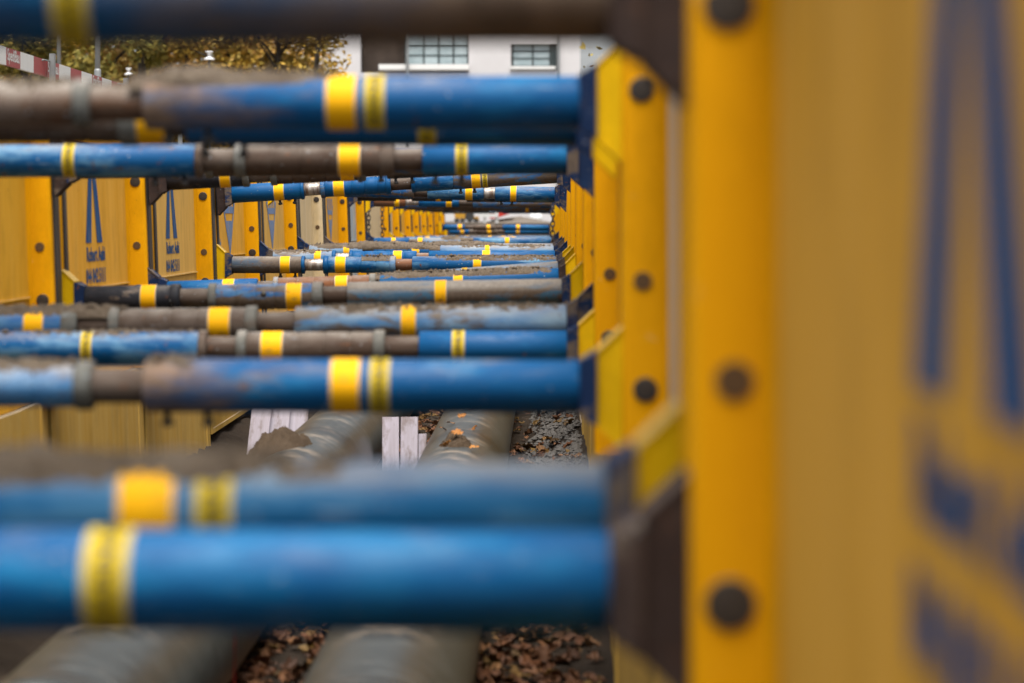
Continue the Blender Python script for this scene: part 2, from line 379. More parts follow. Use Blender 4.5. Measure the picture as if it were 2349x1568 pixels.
# ------------------------------------------------------------------ trench panels
JO = [3.15, 5.9, 9.2, 11.8, 14.6, 17.45, 20.3, 23.4, 26.2, 29.5, 32.3, 37.2, 40.0, 43.4, 46.2, 49.2, 52.0, 55.0, 58.0]
STARTS = [.25] + [j + .19 for j in JO[:-1]]
BASE = -1.9
bolt_me = {}
def bolt_mesh(r, kind):
    key = (round(r, 4), kind)
    if key not in bolt_me:
        b = MB()
        if kind == 'hole': b.lathe([(-.0025, r * .98), (-.003, r * .9), (-.003, 0.001)], 20, 'y', caps=False, smooth=False)
        else:
            b.lathe([(0, r), (-.003, r), (-.0045, r * .94), (-.0045, r * .62), (-.007, r * .58), (-.007, .001)], 20, 'y', caps=False, smooth=False)
        bolt_me[key] = b.mesh(kind, M['hole'] if kind == 'hole' else M['bolt'])
    return bolt_me[key]
def put_text(mbx, txt, u0, z0, h, s, dx, direction=1, bold=.012, flip=False):
    vs, fs, L = text_mesh(txt, bold); k = h / .72
    pts = []
    for (a, b, _) in vs:
        if flip: a, b = L - a, .72 - b
        pts.append((dx, u0 + direction * a * k, z0 + b * k))
    mbx.add(pts, fs)
def logo(mbx, yc, z0, H, dx, wo=.25, wi=.085, up=1):
    # two legs of a tall letter A
    t = H / .67; o2 = wo * (1 - t)
    pts = [(-wo, 0), (-o2, H), (o2, H), (wo, 0), (wi, 0), (0, .40), (-wi, 0)]
    mbx.add([(dx, yc + p[0], z0 + up * p[1]) for p in pts], [(0, 1, 5, 6), (1, 2, 5), (2, 3, 4, 5)])

ORD = ['first', 'second', 'third', 'fourth', 'fifth', 'sixth', 'seventh', 'eighth', 'ninth', 'tenth', 'eleventh', 'twelfth', 'thirteenth', 'fourteenth', 'fifteenth', 'sixteenth', 'seventeenth', 'eighteenth', 'nineteenth']
def panel(side, i, label, sheet='sheet', bolts=(.27, -.17, -.44), letters=None, zlow=BASE, post='post', holes=(1,), lower=True, bs=1.0):
    s = 1 if side == 'left' else -1
    ya, yb = STARTS[i], JO[i] + .15
    lean = .036 if s > 0 else .004
    X0 = (-2.40 if s > 0 else .19)
    jz = R.uniform(-.02, .03); zb = -.385 if i < 6 else -.295
    r = thing('trench_shield', label, 'trench panel', (X0 + lean * (-.36 - BASE), ya, BASE), f'yellow trench panels along the {side} wall')
    r.rotation_euler = (0, -lean, 0)
    L = yb - ya; Z = lambda z: z - BASE
    D = lambda d: s * d
    b = MB(); x0, x1 = sorted((D(-.17), D(-.11))); b.box(x0, x1, .10, L - .10, Z(-.90), Z(.43 + jz))
    # shallow pressed rib down the sheet and a thin horizontal weld
    sh = b.build('sheet', M[sheet], r)
    b = MB(); x0, x1 = sorted((D(-.1095), D(-.098)))
    if s > 0: b.hexa([(x0, .2, Z(zb - .004)), (x1, .2, Z(zb - .004)), (x1, L - .2, Z(zb - .004)), (x0, L - .2, Z(zb - .004))], [(x0, .2, Z(zb + .004)), (x1, .2, Z(zb + .004)), (x1, L - .2, Z(zb + .004)), (x0, L - .2, Z(zb + .004))])
    if s > 0: b.build('weld_bead', M[sheet], r)
    b = MB(); x0, x1 = sorted((D(-.18), D(-.075))); b.box(x0, x1, .152, L - .152, Z(.432 + jz), Z(.50 + jz))
    b.build('top_rail', M['post'], r)
    if lower:
        b = MB(); x0, x1 = sorted((D(-.15), D(-.085))); b.box(x0, x1, .03, L - .03, Z(zlow), Z(-.905))
        x0, x1 = sorted((D(-.088), D(-.076)))
        b.box(x0, x1, L - .16, L - .02, Z(zlow), Z(-.912)); b.box(x0, x1, .03, .12, Z(zlow), Z(-.912))
        b.box(x0, x1, .125, L - .165, Z(zlow), Z(zlow + .035))
        b.build('lower_sheet', M['lower'], r)
    for k, (p0, p1) in enumerate(((0.0, .15), (L - .15, L))):
        c = .012; i0, i1 = -.168, 0.0
        poly = [(i0, p0), (i1 - c, p0), (i1, p0 + c), (i1, p1 - c), (i1 - c, p1), (i0, p1)]
        b = MB(); b.prism([(D(q[0]), q[1]) for q in poly], Z(-.90), Z(.46 + jz), 'z')
        po = b.build('post', M[post], r)
        b = MB(); x0, x1 = sorted((D(.0005), D(.012)))
        if k == 1: b.box(x0, x1, p0 + .055, p1 + .01, Z(-.89), Z(.44 + jz))
        else: b.box(x0, x1, p1 - .055, p1 + .012, Z(-.89), Z(.44 + jz))
        if s > 0: b.build('gap_shade_strip', M['dark'], r)  # dark strip added to stand in for the shaded gap between boxes
        if k == 1:
            # narrow bent strip between sheet and post
            b = MB(); x0 = D(-.1095)
            b.prism([(x0, p0 - .05), (x0, p0 - .001), (D(-.099), p0 - .001)], Z(-.89), Z(.42), 'z'); b.build('corner_fillet', M[post], r)
            for q, bz in enumerate(bolts):
                hole = q in holes
                link('bolt', bolt_mesh((.0235 if hole else .0305) * bs, 'hole' if hole else 'bolt'), po, (D(-.052 + R.uniform(-.006, .004)), p0 - .001, Z(bz)))
    if letters:
        for nm_, fn in letters:
            b = MB(); fn(b, D(-.1075), ya, s, Z)
            b.build(nm_, M['stencil' if i < 6 or s < 0 else 'stencilw'], r)
    if s > 0 and i in (4, 5, 6, 7):
        b = MB(); b.torus(.026, .006, 16, 6, 'z', .9); e = b.build('lifting_eye', M['dark'], r, (D(-.07), .36, Z(.17)))
    return r

def let_small(yc):
    def emblem(b, dx, ya, s, Z): logo(b, yc - ya, Z(-.134), .50, dx)
    def words(txt, u, zz):
        L = []; k = .080 / .72; pos = 0.0
        for wd in txt.split():
            def f(b, dx, ya, s, Z, wd=wd, pos=pos): put_text(b, wd, yc - ya - s * (u - pos), Z(zz), .080, s, dx, s, .03)
            L.append(('lettering', f)); pos += text_mesh(wd, .03)[2] * k + .026
        return L
    return [('emblem', emblem)] + words("Robert Aebi", .235, -.235) + words("044 842 51 11", .27, -.355)
def let_big(yc, small=None, zt=-.29):
    def quad(*p):
        def f(b, dx, ya, s, Z): b.add([(dx, yc - ya + q[0], Z(zt) + q[1]) for q in p], [tuple(range(len(p)))])
        return ('emblem_stroke', f)
    L = [quad((.01, 0), (.40, .44), (.33, .44), (-.01, .03)), quad((-.01, 0), (-.40, .44), (-.33, .44), (.01, .03)),
         quad((0, .05), (.19, .27), (-.19, .27)), quad((-.27, .33), (.27, .33), (.315, .385), (-.315, .385))]
    for k in range(5):
        x = -.3 + .15 * k; L.append(quad((x - .03, .387), (x + .03, .387), (x + .02, .52), (x - .05, .52)))
    return L + (let_small(small) if small else [])

LEFT = {
 2: dict(label="yellow panel on the left wall beside the near struts, at the very picture edge", sheet='sheety'),
 3: dict(label="wide ochre panel cut by the left picture edge, left of the large blue letter", sheet='sheety', bolts=(.25, -.14, -.40)),
 4: dict(label="yellow panel with sharp tall blue letter A and phone number, leftmost lettered one", bolts=(.22, -.165, -.43), letters=let_small(13.5)),
 5: dict(label="yellow panel with slim blue letter A, second lettered panel from the left", sheet='sheetd', bolts=(.158, -.245, -.46), letters=let_small(16.3)),
 6: dict(label="yellow panel with worn upside-down blue emblem, first after the two letter A panels", bolts=(.2, -.09, -.29), letters=let_big(19.3, 18.45), zlow=-1.58),
 7: dict(label="yellow panel with narrow upside-down blue emblem next to a bleached panel", sheet='sheetd', bolts=(.2, -.07, -.3), letters=let_big(22.3, 21.2), zlow=-1.58),
 8: dict(label="bleached whitish panel with pale post and scraped blue stripe on the left wall", sheet='pale', post='pale', bolts=(.2, -.10, -.4), letters=let_small(24.6), zlow=-1.58),
 9: dict(label="yellow panel with faint upside-down emblem beyond the bleached panel", bolts=(.2, -.135, -.4), letters=let_big(28.4), zlow=-1.58),
 10: dict(label="whitish blue-scraped panel just before the panel with hanging chains", sheet='palew', bolts=(.21, -.20, -.45), zlow=-1.58),
 11: dict(label="pale panel with two chains hanging in front, on the left wall", sheet='pale', bolts=(.2, -.17, -.4), zlow=-1.58),
}
for i in range(2, len(JO)):
    if i in LEFT: kw = dict(LEFT[i])
    else:
        kw = dict(label=f"narrow yellow panel far down the left wall, {ORD[i - 12]} beyond the chains", zlow=-1.58,
                  sheet=('sheet' if i % 3 else 'pale'))
    panel('left', i, kw.pop('label'), **kw)
RIGHT = {
 0: dict(label="blurred sand-coloured panel filling the right edge, with blue letters", bolts=(.278, -.213, -.504), letters=let_small(1.70), bs=1.12),
 1: dict(label="yellow panel with greyish sheet just behind the blurred right panel", sheet='greyed', bolts=(.312, -.155, -.42)),
 2: dict(label="yellow right wall panel whose post shows one small hole at mid height", bolts=(.3, -.215, -.46), holes=(1,)),
 3: dict(label="slim yellow panel on the right wall, first past the small-hole panel"),
 4: dict(label="slim yellow panel on the right wall, second past the small-hole panel", sheet='sheety'),
 5: dict(label="yellow right wall panel with an off-centre crescent hole in its post", bolts=(.28, -.126, -.45)),
}
for i in range(len(JO)):
    kw = dict(RIGHT[i]) if i in RIGHT else dict(label=f"slim yellow panel on the right wall, {ORD[i - 6]} beyond the crescent-hole panel",
                                              sheet='sheet' if i % 2 else 'sheety', zlow=BASE if i < 6 else -1.58)
    panel('right', i, kw.pop('label'), **kw)

# ------------------------------------------------------------------ struts
RT = .0665
def ring_soil_edges(prof): return prof
def tube_prof(x0, x1, r, ribs=0):
    p = [(x0, r - .006), (x0 + .004, r)]
    if ribs:
        n = max(2, int((x1 - x0) / ribs))
        for k in range(1, n):
            x = x0 + (x1 - x0) * k / n
            p += [(x - .006, r), (x - .003, r - .004), (x + .003, r - .004), (x + .006, r)]
    p += [(x1 - .004, r), (x1, r - .006)]
    return p
_brk = {}
def strut(label, Y, l, r, segs=None, bands=(), labs=(), shoes=('shoe', 'shoe'), brks=('brk', 'brk'), holes=(), colors=('bluem', 'brown', 'blue'), spin='brown', far=False, lx=None, rx=.085, group=None, rscale=1.0):
    """l, r: (x px, y px) of the axis at two places; segs in px, else the usual layout in metres"""
    zl, zr = PZ(l[1], Y), PZ(r[1], Y); xl, xr = PX(l[0], Y), PX(r[0], Y)
    a = math.atan2(zr - zl, xr - xl)
    xm = -1.1; zm = zl + (xm - xl) * math.tan(a)
    root = thing('trench_strut', label, 'strut', (xm, Y, zm), group or 'blue steel struts across the trench')
    root.rotation_euler = (0, -a, 0)
    U = lambda X: (X - xm) / math.cos(a)
    lx = -2.29 if lx is None else lx
    if segs is None:
        S = [('T', lx, -1.82, colors[0]), ('C', -1.835, -1.795, 'collar'), ('S', -1.80, -1.64, spin), ('C', -1.665, -1.625, 'collar'),
             ('M', -1.63, -1.13, colors[1]), ('C', -1.14, -1.09, 'collar'), ('S', -1.10, -.95, spin), ('T', -.96, rx, colors[2])]
    else:
        S = [(k, PX(x0, Y) if x0 is not None else lx, PX(x1, Y) if x1 is not None else rx, mt) for (k, x0, x1, mt) in [q[:4] for q in segs]]
    n = 20 if far else 36
    SCL = [(q[4] if len(q) > 4 else 1.0) for q in segs] if segs else [1.0] * len(S)
    rr = {'T': RT, 'M': RT * .965, 'S': RT * .70, 'C': RT * 1.07}
    nm = {'T': 'tube', 'M': 'sleeve', 'S': 'spindle', 'C': 'collar'}
    for (k, x0, x1, mt), ks in zip(S, SCL):
        if far and k == 'C': continue
        b = MB(); e = .02 if k == 'S' else 0
        b.lathe(tube_prof(U(x0) - e, U(x1) + e, rr[k] * rscale * ks, .095 if (k == 'M' and not far) else 0), n, 'x')
        b.build(nm[k], M[mt], root)
        if k == 'T' and not far and x1 - x0 > .5:
            for xx in ((x1 - .05, x1 - .16) if x0 < -1.5 else (x0 + .05, x0 + .15)):
                b = MB(); b.lathe([(0, .009), (.022, .009), (.024, .015), (.036, .015), (.038, .006)], 10, 'z')
                o = b.build('lock_bolt', M['dark'], root, (U(xx), R.uniform(-.012, .012), -rr[k] * rscale + .003)); o.rotation_euler = (math.pi + R.uniform(-.3, .3), R.uniform(-.2, .2), 0)
    def rad_at(X):
        for (k, x0, x1, mt), ks in zip(S, SCL):
            if k in 'TM' and x0 <= X <= x1: return rr[k] * rscale * ks
        return RT * rscale
    for (x0, x1) in bands:
        X0, X1 = PX(x0, Y), PX(x1, Y); q = rad_at((X0 + X1) / 2) + .0016; g = .004
        b = MB(); b.lathe([(U(X0), q - .001), (U(X0) + g, q), (U(X1) - g, q), (U(X1), q - .001)], n, 'x', mis=[1, 0, 1], caps=False)
        b.build('band', [M['band'], M['edge']], root)
    for (x0, x1, txt) in labs:
        X0, X1 = PX(x0, Y), PX(x1, Y); q = rad_at((X0 + X1) / 2) + .0016; g = .0035
        b = MB(); b.lathe([(U(X0), q), (U(X0) + g, q), (U(X1) - g, q), (U(X1), q)], n, 'x', mis=[1, 0, 1], caps=False)
        lb = b.build('warning_label', [M['label'], M['edge']], root)
        vs, fs, Lw = text_mesh(txt, .0); h = (X1 - X0) * .50; k = h / .72
        b = MB(); rr2 = q + .0028
        for rep in range(1):
            th0 = -1.0 - rep * (Lw * k + .02) / q
            b.add([(U((X0 + X1) / 2) + h / 2 - t[1] * k, -rr2 * math.cos(th0 + t[0] * k / q), rr2 * math.sin(th0 + t[0] * k / q)) for t in vs], fs)
        b.build('lettering', M['ink'], lb)
    for (hx, ang, hr) in holes:
        X = PX(hx, Y); q = rad_at(X)
        b = MB(); b.lathe([(0, hr), (-.0015, hr), (-.002, 0.0005)], 16, 'y', caps=False)
        o = b.build('pin_hole', M['ink'], root, (U(X), -q * math.cos(ang), q * math.sin(ang))); o.rotation_euler = (-ang, 0, 0)
    # end shoes and brackets
    for sd_, x0, x1, x2, sm, bm_ in ((-1, lx, lx - .045, -2.398, shoes[0], brks[0]), (1, rx, rx + .042, .189, shoes[1], brks[1])):
        u0, u1, u2 = U(x0), U(x1), U(x2)
        def loft(A, B): return
        b = MB()
        z0, y0, z1, y1 = RT * 1.02, .058, .083, .078
        b.hexa([(u0, -y0, -z0), (u0, y0, -z0), (u0, y0, z0), (u0, -y0, z0)], [(u1 - sd_ * .012, -y1, -z1), (u1 - sd_ * .012, y1, -z1), (u1 - sd_ * .012, y1, z1), (u1 - sd_ * .012, -y1, z1)])
        b.hexa([(u1 - sd_ * .0119, -y1 - .004, -z1 - .004), (u1 - sd_ * .0119, y1 + .004, -z1 - .004), (u1 - sd_ * .0119, y1 + .004, z1 + .004), (u1 - sd_ * .0119, -y1 - .004, z1 + .004)],
               [(u1, -y1 - .004, -z1 - .004), (u1, y1 + .004, -z1 - .004), (u1, y1 + .004, z1 + .004), (u1, -y1 - .004, z1 + .004)])
        b.build('end_shoe', M[sm], root)
        z1 += .002; y2 = .062; zz = .142
        b = MB()
        e1 = u1 + sd_ * .001
        b.hexa([(e1, -y2, -z1), (e1, y2, -z1), (e1, y2, z1), (e1, -y2, z1)], [(u2, -y2, -zz), (u2, y2, -zz), (u2, y2, zz), (u2, -y2, zz)])
        # raised rim along the sloping flanges
        for t in (1, -1):
            b.hexa([(e1, -y2 - .004, t * z1), (e1, y2 + .004, t * z1), (e1, y2 + .004, t * (z1 + .008)), (e1, -y2 - .004, t * (z1 + .008))],
                   [(u2, -y2 - .004, t * (zz + .001)), (u2, y2 + .004, t * (zz + .001)), (u2, y2 + .004, t * (zz + .009)), (u2, -y2 - .004, t * (zz + .009))])
        b.build('bracket', M[bm_], root)
    root['_a'] = a
    STRUTS.append((root, Y, a, xm, zm))
    return root
STRUTS = []

def soil_on(st, x0, x1, h, label, mat='soil', seed=0, wide=1.0, soft=7, rs=1.0, floor_=0.0):
    """loose soil lying on top of a strut between two places"""
    root, Y, a, xm, zm = st
    X0, X1 = PX(x0, Y), PX(x1, Y); n = max(24, int((X1 - X0) / .006)); k = 18
    vs = []
    for i in range(n + 1):
        t = i / n; X = X0 + (X1 - X0) * t
        env = min(1, t * soft, (1 - t) * soft) ** .8
        hh = h * env * (.45 + .7 * (nz(X * 3.1 + seed * 11, seed) * .5 + .5) + .45 * nz(X * 9 + seed, 3.3))
        bare = max(floor_, min(1, (nz(X * 2.6 + seed * 3.7, seed * 1.3, 5) + .34) * 3.0))
        hh *= bare
        for j in range(k + 1):
            ph = (j / k - .5) * 2; an = ph * 1.05 * wide
            prof = max(0, 1 - ph * ph)
            lump = .014 * nz(X * 30 + seed, ph * 4, 1.7) + .013 * nz(X * 75, ph * 9, seed) + .008 * nz(X * 170, ph * 20, seed)
            rr_ = RT * rs - .005 + max(0, hh) * prof + lump * prof * min(1, env * 2) * (.25 + .75 * bare)
            zc = zm + (X - xm) * math.tan(a)
            vs.append((X, Y + rr_ * math.sin(an), zc + rr_ * math.cos(an)))
    b = MB(); b.add(vs, [(i * (k + 1) + j, i * (k + 1) + j + 1, (i + 1) * (k + 1) + j + 1, (i + 1) * (k + 1) + j) for i in range(n) for j in range(k)], 0, True)
    # crumbs
    rr = random.Random(seed)
    for q in range(int((X1 - X0) * 190)):
        X = rr.uniform(X0, X1); s_ = rr.uniform(.002, .008) * (1 if rr.random() < .9 else 1.8); t = (X - X0) / (X1 - X0)
        z = zm + (X - xm) * math.tan(a) + RT * rs + h * .55 * min(1, t * 9, (1 - t) * 9) * rr.uniform(.4, 1.1); y = Y + rr.uniform(-.03, .03)
        b.add([(X + s_ * rr.uniform(.6, 1.3) * d[0], y + s_ * d[1], z + s_ * rr.uniform(.6, 1.2) * d[2]) for d in ((1, 0, 0), (-1, 0, 0), (0, 1, 0), (0, -1, 0), (0, 0, 1), (0, 0, -1))],
              [(0, 2, 4), (2, 1, 4), (1, 3, 4), (3, 0, 4), (2, 0, 5), (1, 2, 5), (3, 1, 5), (0, 3, 5)])
    return tag(b.build('loose_soil', M[mat]), label, 'soil', kind='stuff')

W_ = "WARNUNG"
# --- upper level
U1 = strut("huge blurred upper strut across the picture top, blue left and brown right", 3.225, (0, -12), (1380, -12),
      labs=[(135, 222, W_)], segs=[('T', -2850, -2100, 'bluem'), ('S', -2100, -1850, 'brown'), ('M', -1850, -820, 'brown'), ('S', -820, -520, 'brown'), ('T', -520, None, 'bluerust')],
      shoes=('shoe', 'shoeb'), brks=('brk', 'shoeb'))
strut("upper strut with yellow band and label above the big window, blue right half, rusty left", 5.975, (0, 238), (1330, 236),
      segs=[('T', None, -450, 'bluem'), ('S', -450, -300, 'rust'), ('M', -300, 178, 'rustb', .84), ('C', 172, 212, 'collar', .84), ('S', 205, 345, 'rustb', .95), ('T', 335, None, 'bluegrad')],
      bands=[(750, 822)], labs=[(838, 886, W_)], shoes=('shoe', 'shoe'))
strut("dark upper strut hidden under the one with the bright yellow band", 6.5, (0, 274), (1330, 281),
      bands=[(318, 395)], labs=[(960, 1003, W_)], colors=('brown', 'brown', 'blue'))
strut("upper strut with two warning labels and one yellow band on its brown sleeve", 9.29, (0, 370), (1295, 366),
      segs=[('T', None, 452, 'bluew'), ('C', 450, 467, 'brown'), ('S', 465, 545, 'brown'), ('C', 540, 566, 'collar'), ('M', 565, 880, 'brown'), ('C', 872, 905, 'brown'), ('S', 905, 972, 'brown'), ('T', 970, None, 'blue', .93)],
      bands=[(777, 829)], labs=[(148, 177, W_), (1045, 1074, W_)], shoes=('shoe', 'shoe'), brks=('shoeb', 'shoe'), rscale=.95)
strut("dark upper strut behind the two-label strut, at the leftmost lettered panel", 11.875, (172, 380), (1300, 366),
      colors=('navy', 'brown', 'bluem'), brks=('shoeb', 'shoe'))
strut("dark brown upper strut crossing above the second letter A", 14.68, (385, 412), (1290, 366),
      bands=[(505, 531), (781, 813)], colors=('navy', 'brown', 'navy'), brks=('shoeb', 'shoe'), shoes=('shoeb', 'shoe'))
strut("sharp tilted blue upper strut with lettered black-on-yellow label near its right end", 17.72, (530, 446), (1100, 411),
      segs=[('T', None, 691, 'blue'), ('C', 690, 698, 'blue'), ('S', 698, 737, 'chrome'), ('C', 736, 746, 'bluem'), ('M', 745, 897, 'blue'), ('C', 885, 897, 'blue'), ('S', 897, 945, 'brown'), ('C', 944, 953, 'blue'), ('T', 952, 1040, 'bluew'), ('T', 1040, None, 'bluem')],
      bands=[(629, 653), (765, 791), (1081, 1103)], labs=[(1106, 1119, W_)], brks=('shoeb', 'shoe'), shoes=('shoe', 'shoe'))
strut("upper strut with two yellow bands around a white spindle, caked brown underneath", 21.0, (800, 436), (1260, 447),
      segs=[('T', None, 700, 'bluem'), ('S', 700, 800, 'brown'), ('M', 790, 950, 'bluem'), ('S', 950, 985, 'brown'), ('M', 981, 1110, 'bluew'), ('S', 1105, 1140, 'chrome'), ('T', 1136, None, 'bluew')],
      bands=[(1067, 1085), (1170, 1185)], brks=('brk', 'shoe'))
strut("dark navy upper strut running from the post before the chains", 29.6, (806, 449), (1260, 453),
      bands=[(1000, 1012)], colors=('navy', 'navy', 'navy'), brks=('shoe', 'shoe'), far=True)
strut("rusty upper strut with bright yellow bands left of the far trench end", 32.4, (845, 463), (1255, 467),
      segs=[('T', None, 930, 'rust'), ('S', 930, 962, 'chrome'), ('M', 961, 1053, 'blue'), ('S', 1050, 1090, 'brown'), ('T', 1085, None, 'bluem')],
      bands=[(905, 917), (1023, 1037)], far=True)
for k, (Y, y, cc) in enumerate(((37.3, 470, 'bluem'), (40.1, 473, 'brown'), (43.5, 476, 'bluem'), (46.3, 478, 'navy'), (49.3, 480, 'bluem'))):
    strut(f"dark distant upper strut, {ORD[k]} in the tangle above the far trench end", Y, (900, y), (1255, y + .5), bands=[(1205, 1213)], colors=(cc, 'brown', cc), far=True, group='distant upper struts')
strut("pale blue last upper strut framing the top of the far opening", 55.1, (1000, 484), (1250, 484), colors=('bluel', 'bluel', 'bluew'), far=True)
# --- lower level
L1 = strut("huge blurred lower blue strut with one warning label, nearest to the floor", 3.225, (0, 1331), (1390, 1335), rscale=1.03,
      labs=[(207, 312, W_)], shoes=('shoe', 'shoeb'), brks=('brk', 'shoeb'))
L2 = strut("blurred lower strut with yellow band and label side by side, soil heaped on it", 3.43, (0, 1166), (1370, 1167),
      bands=[(283, 417)], labs=[(458, 547, W_)], segs=[('T', None, -1400, 'bluem'), ('S', -1400, -1180, 'brown'), ('M', -1180, -480, 'brown'), ('S', -480, -290, 'brown'), ('T', -300, None, 'bluepale')])
L3 = strut("thick blue lower strut with band and label, white worn sleeve at the left edge", 5.975, (0, 884), (1320, 888),
      segs=[('T', None, -450, 'bluem'), ('S', -450, -300, 'rust'), ('M', -300, 180, 'bluel', .84), ('C', 175, 216, 'collar', .86), ('S', 210, 340, 'brown', .95), ('T', 335, None, 'bluegrad')],
      bands=[(760, 830)], labs=[(850, 897, W_)], brks=('brk', 'brk'))
L4 = strut("lower strut with two warning labels and a yellow band on grey-brown sleeve", 9.29, (0, 801), (1285, 799),
      segs=[('T', None, 460, 'bluew'), ('C', 458, 477, 'brown'), ('S', 475, 548, 'brown'), ('C', 545, 568, 'collar'), ('M', 567, 862, 'brown'), ('C', 858, 884, 'collar'), ('S', 884, 965, 'brown'), ('T', 962, None, 'blue')],
      bands=[(600, 652)], labs=[(190, 217, W_), (1037, 1067, W_)])
L5 = strut("muddy pale lower strut with three yellow bands, brown sleeve in the middle", 9.47, (0, 748), (1310, 738),
      segs=[('T', None, 152, 'bluem'), ('C', 145, 182, 'collar'), ('S', 180, 262, 'brown'), ('C', 253, 277, 'collar'), ('M', 275, 572, 'brown'), ('C', 565, 592, 'collar'), ('S', 590, 680, 'brown'), ('T', 678, None, 'bluel')],
      bands=[(60, 107), (480, 532), (920, 957)], shoes=('shoe', 'shoe'), brks=('brk', 'shoe'))
L6 = strut("lower strut with blackened left tube, round hole and grey caked right tube", 12.07, (160, 688), (1295, 670),
      segs=[('T', None, 398, 'navy'), ('C', 392, 415, 'navy'), ('S', 412, 482, 'brown'), ('C', 480, 498, 'collar'), ('M', 497, 722, 'bluem'), ('C', 717, 742, 'collar'), ('S', 740, 802, 'brown'), ('T', 798, None, 'grey')],
      bands=[(325, 362), (657, 695), (997, 1026)], holes=[(608, .25, .014)])
L7 = strut("bright blue lower strut with rusty ribbed sleeve in its middle", 14.68, (395, 669), (1258, 640),
      segs=[('T', None, 592, 'blue'), ('S', 590, 632, 'brown'), ('C', 628, 640, 'bluel'), ('M', 635, 850, 'rust'), ('C', 848, 863, 'collar'), ('S', 862, 890, 'chrome'), ('T', 872, None, 'blue')],
      bands=[(512, 540), (769, 799), (1040, 1063)], shoes=('shoe', 'shoeb'), brks=('shoe', 'brk'), rscale=.94)
L7b = strut("slanting blue lower strut rising to the right under a crust of soil", 14.95, (700, 668), (1266, 625), colors=('bluel', 'bluem', 'bluel'), bands=[(1060, 1075)])
L8 = strut("sharp lower strut with grey-brown left tube and shiny spindle beside the left panels", 17.72, (535, 608), (1275, 608),
      segs=[('T', None, 693, 'mott'), ('C', 692, 700, 'blue'), ('S', 698, 745, 'chrome'), ('C', 742, 754, 'blue'), ('M', 752, 900, 'bluew'), ('C', 894, 908, 'bluel'), ('S', 905, 948, 'rust'), ('T', 946, None, 'bluew')],
      bands=[(643, 667), (769, 794), (1085, 1105)], rscale=.93, brks=('brk', 'brk'))
L9 = strut("blue lower strut with a round hole in its sleeve and blue triangular end brackets", 20.38, (620, 594), (1262, 593),
      segs=[('T', None, 764, 'bluel'), ('C', 762, 771, 'blue'), ('S', 768, 804, 'chrome'), ('C', 802, 810, 'blue'), ('M', 805, 956, 'blue'), ('S', 950, 988, 'rust'), ('T', 984, None, 'blue')],
      bands=[(721, 738), (902, 923), (1106, 1125)], holes=[(875, .55, .016)], brks=('shoe', 'shoe'))
L10 = strut("lower strut with closely ribbed blue sleeve under a heap of soil", 23.5, (707, 578), (1267, 579),
      segs=[('T', None, 832, 'bluel'), ('S', 830, 862, 'brown'), ('M', 858, 985, 'blue'), ('S', 984, 1012, 'brown'), ('T', 1010, None, 'bluel')],
      bands=[(788, 803), (945, 963), (1112, 1124)], brks=('shoe', 'shoe'))
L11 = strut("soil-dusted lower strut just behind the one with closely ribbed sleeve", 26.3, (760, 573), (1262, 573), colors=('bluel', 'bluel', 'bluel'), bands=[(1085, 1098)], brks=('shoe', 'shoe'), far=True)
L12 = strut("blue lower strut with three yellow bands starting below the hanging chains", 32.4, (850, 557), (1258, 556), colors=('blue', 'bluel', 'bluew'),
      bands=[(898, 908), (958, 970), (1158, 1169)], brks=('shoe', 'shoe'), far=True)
for k, (Y, y) in enumerate(((37.3, 555), (40.1, 553), (43.5, 551), (46.3, 550), (49.3, 549))):
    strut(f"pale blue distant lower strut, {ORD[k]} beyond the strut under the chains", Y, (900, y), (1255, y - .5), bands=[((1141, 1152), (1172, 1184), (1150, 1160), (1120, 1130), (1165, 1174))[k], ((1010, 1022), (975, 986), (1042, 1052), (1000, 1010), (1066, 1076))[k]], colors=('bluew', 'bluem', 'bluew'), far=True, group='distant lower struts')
strut("upper one of two blue struts in the far opening, brown middle", 54.9, (1013, 522), (1247, 523), bands=[(1050, 1060), (1116, 1125), (1184, 1193)], far=True, colors=('blue', 'brown', 'blue'))
strut("lower one of two blue struts in the far opening, close beneath its twin", 57.9, (1025, 532), (1240, 532), bands=[(1056, 1065), (1118, 1127), (1184, 1192)], far=True, colors=('blue', 'brown', 'blue'))

SS = {o[0]['label'][:24]: o for o in STRUTS}
def S_of(root): return next(s for s in STRUTS if s[0] == root)
soil_on(S_of(L2), -250, 830, .024, "loose soil heaped on the blurred banded strut", seed=1, floor_=.55)
u2 = STRUTS[1]
soil_on(u2, -200, 205, .010, "soil crust on the rusty left part of the upper strut", seed=2, rs=.81, floor_=.55)
soil_on(u2, 205, 345, .008, "thin soil on the rusty spindle of the upper strut", seed=32, rs=.66)
soil_on(u2, 300, 800, .030, "soil hump on the upper strut below the hedge", seed=13, soft=4, floor_=.55)
soil_on(S_of(L3), -250, 205, .014, "soil crust on the white worn sleeve of the thick blue strut", seed=3, rs=.81)
soil_on(S_of(L3), 335, 460, .010, "soil smear on the blue tube of the thick strut", seed=33)
soil_on(S_of(L5), -150, 300, .018, "soil crumbs on the muddy strut at the left edge", seed=4)
soil_on(S_of(L5), 690, 1300, .010, "soil crust along the pale right tube of the muddy strut", seed=5)
soil_on(S_of(L4), -200, 460, .008, "thin soil line on the two-label lower strut", seed=14)
soil_on(S_of(L7), 862, 1268, .016, "soil lying on the right tube behind the grey strut", seed=6, floor_=.55)
soil_on(S_of(L8), 1000, 1280, .008, "soil crust on the right half of the sharp lower strut", seed=7)
soil_on(S_of(L8), 830, 905, .006, "small soil patch on the blue sleeve of the sharp strut", seed=15)
soil_on(S_of(L9), 620, 760, .012, "soil crust at the left end of the holed blue strut", seed=8)
soil_on(S_of(L10), 700, 1010, .034, "tall soil heap on the strut with ribbed sleeve", seed=9, wide=1.2, floor_=.55)
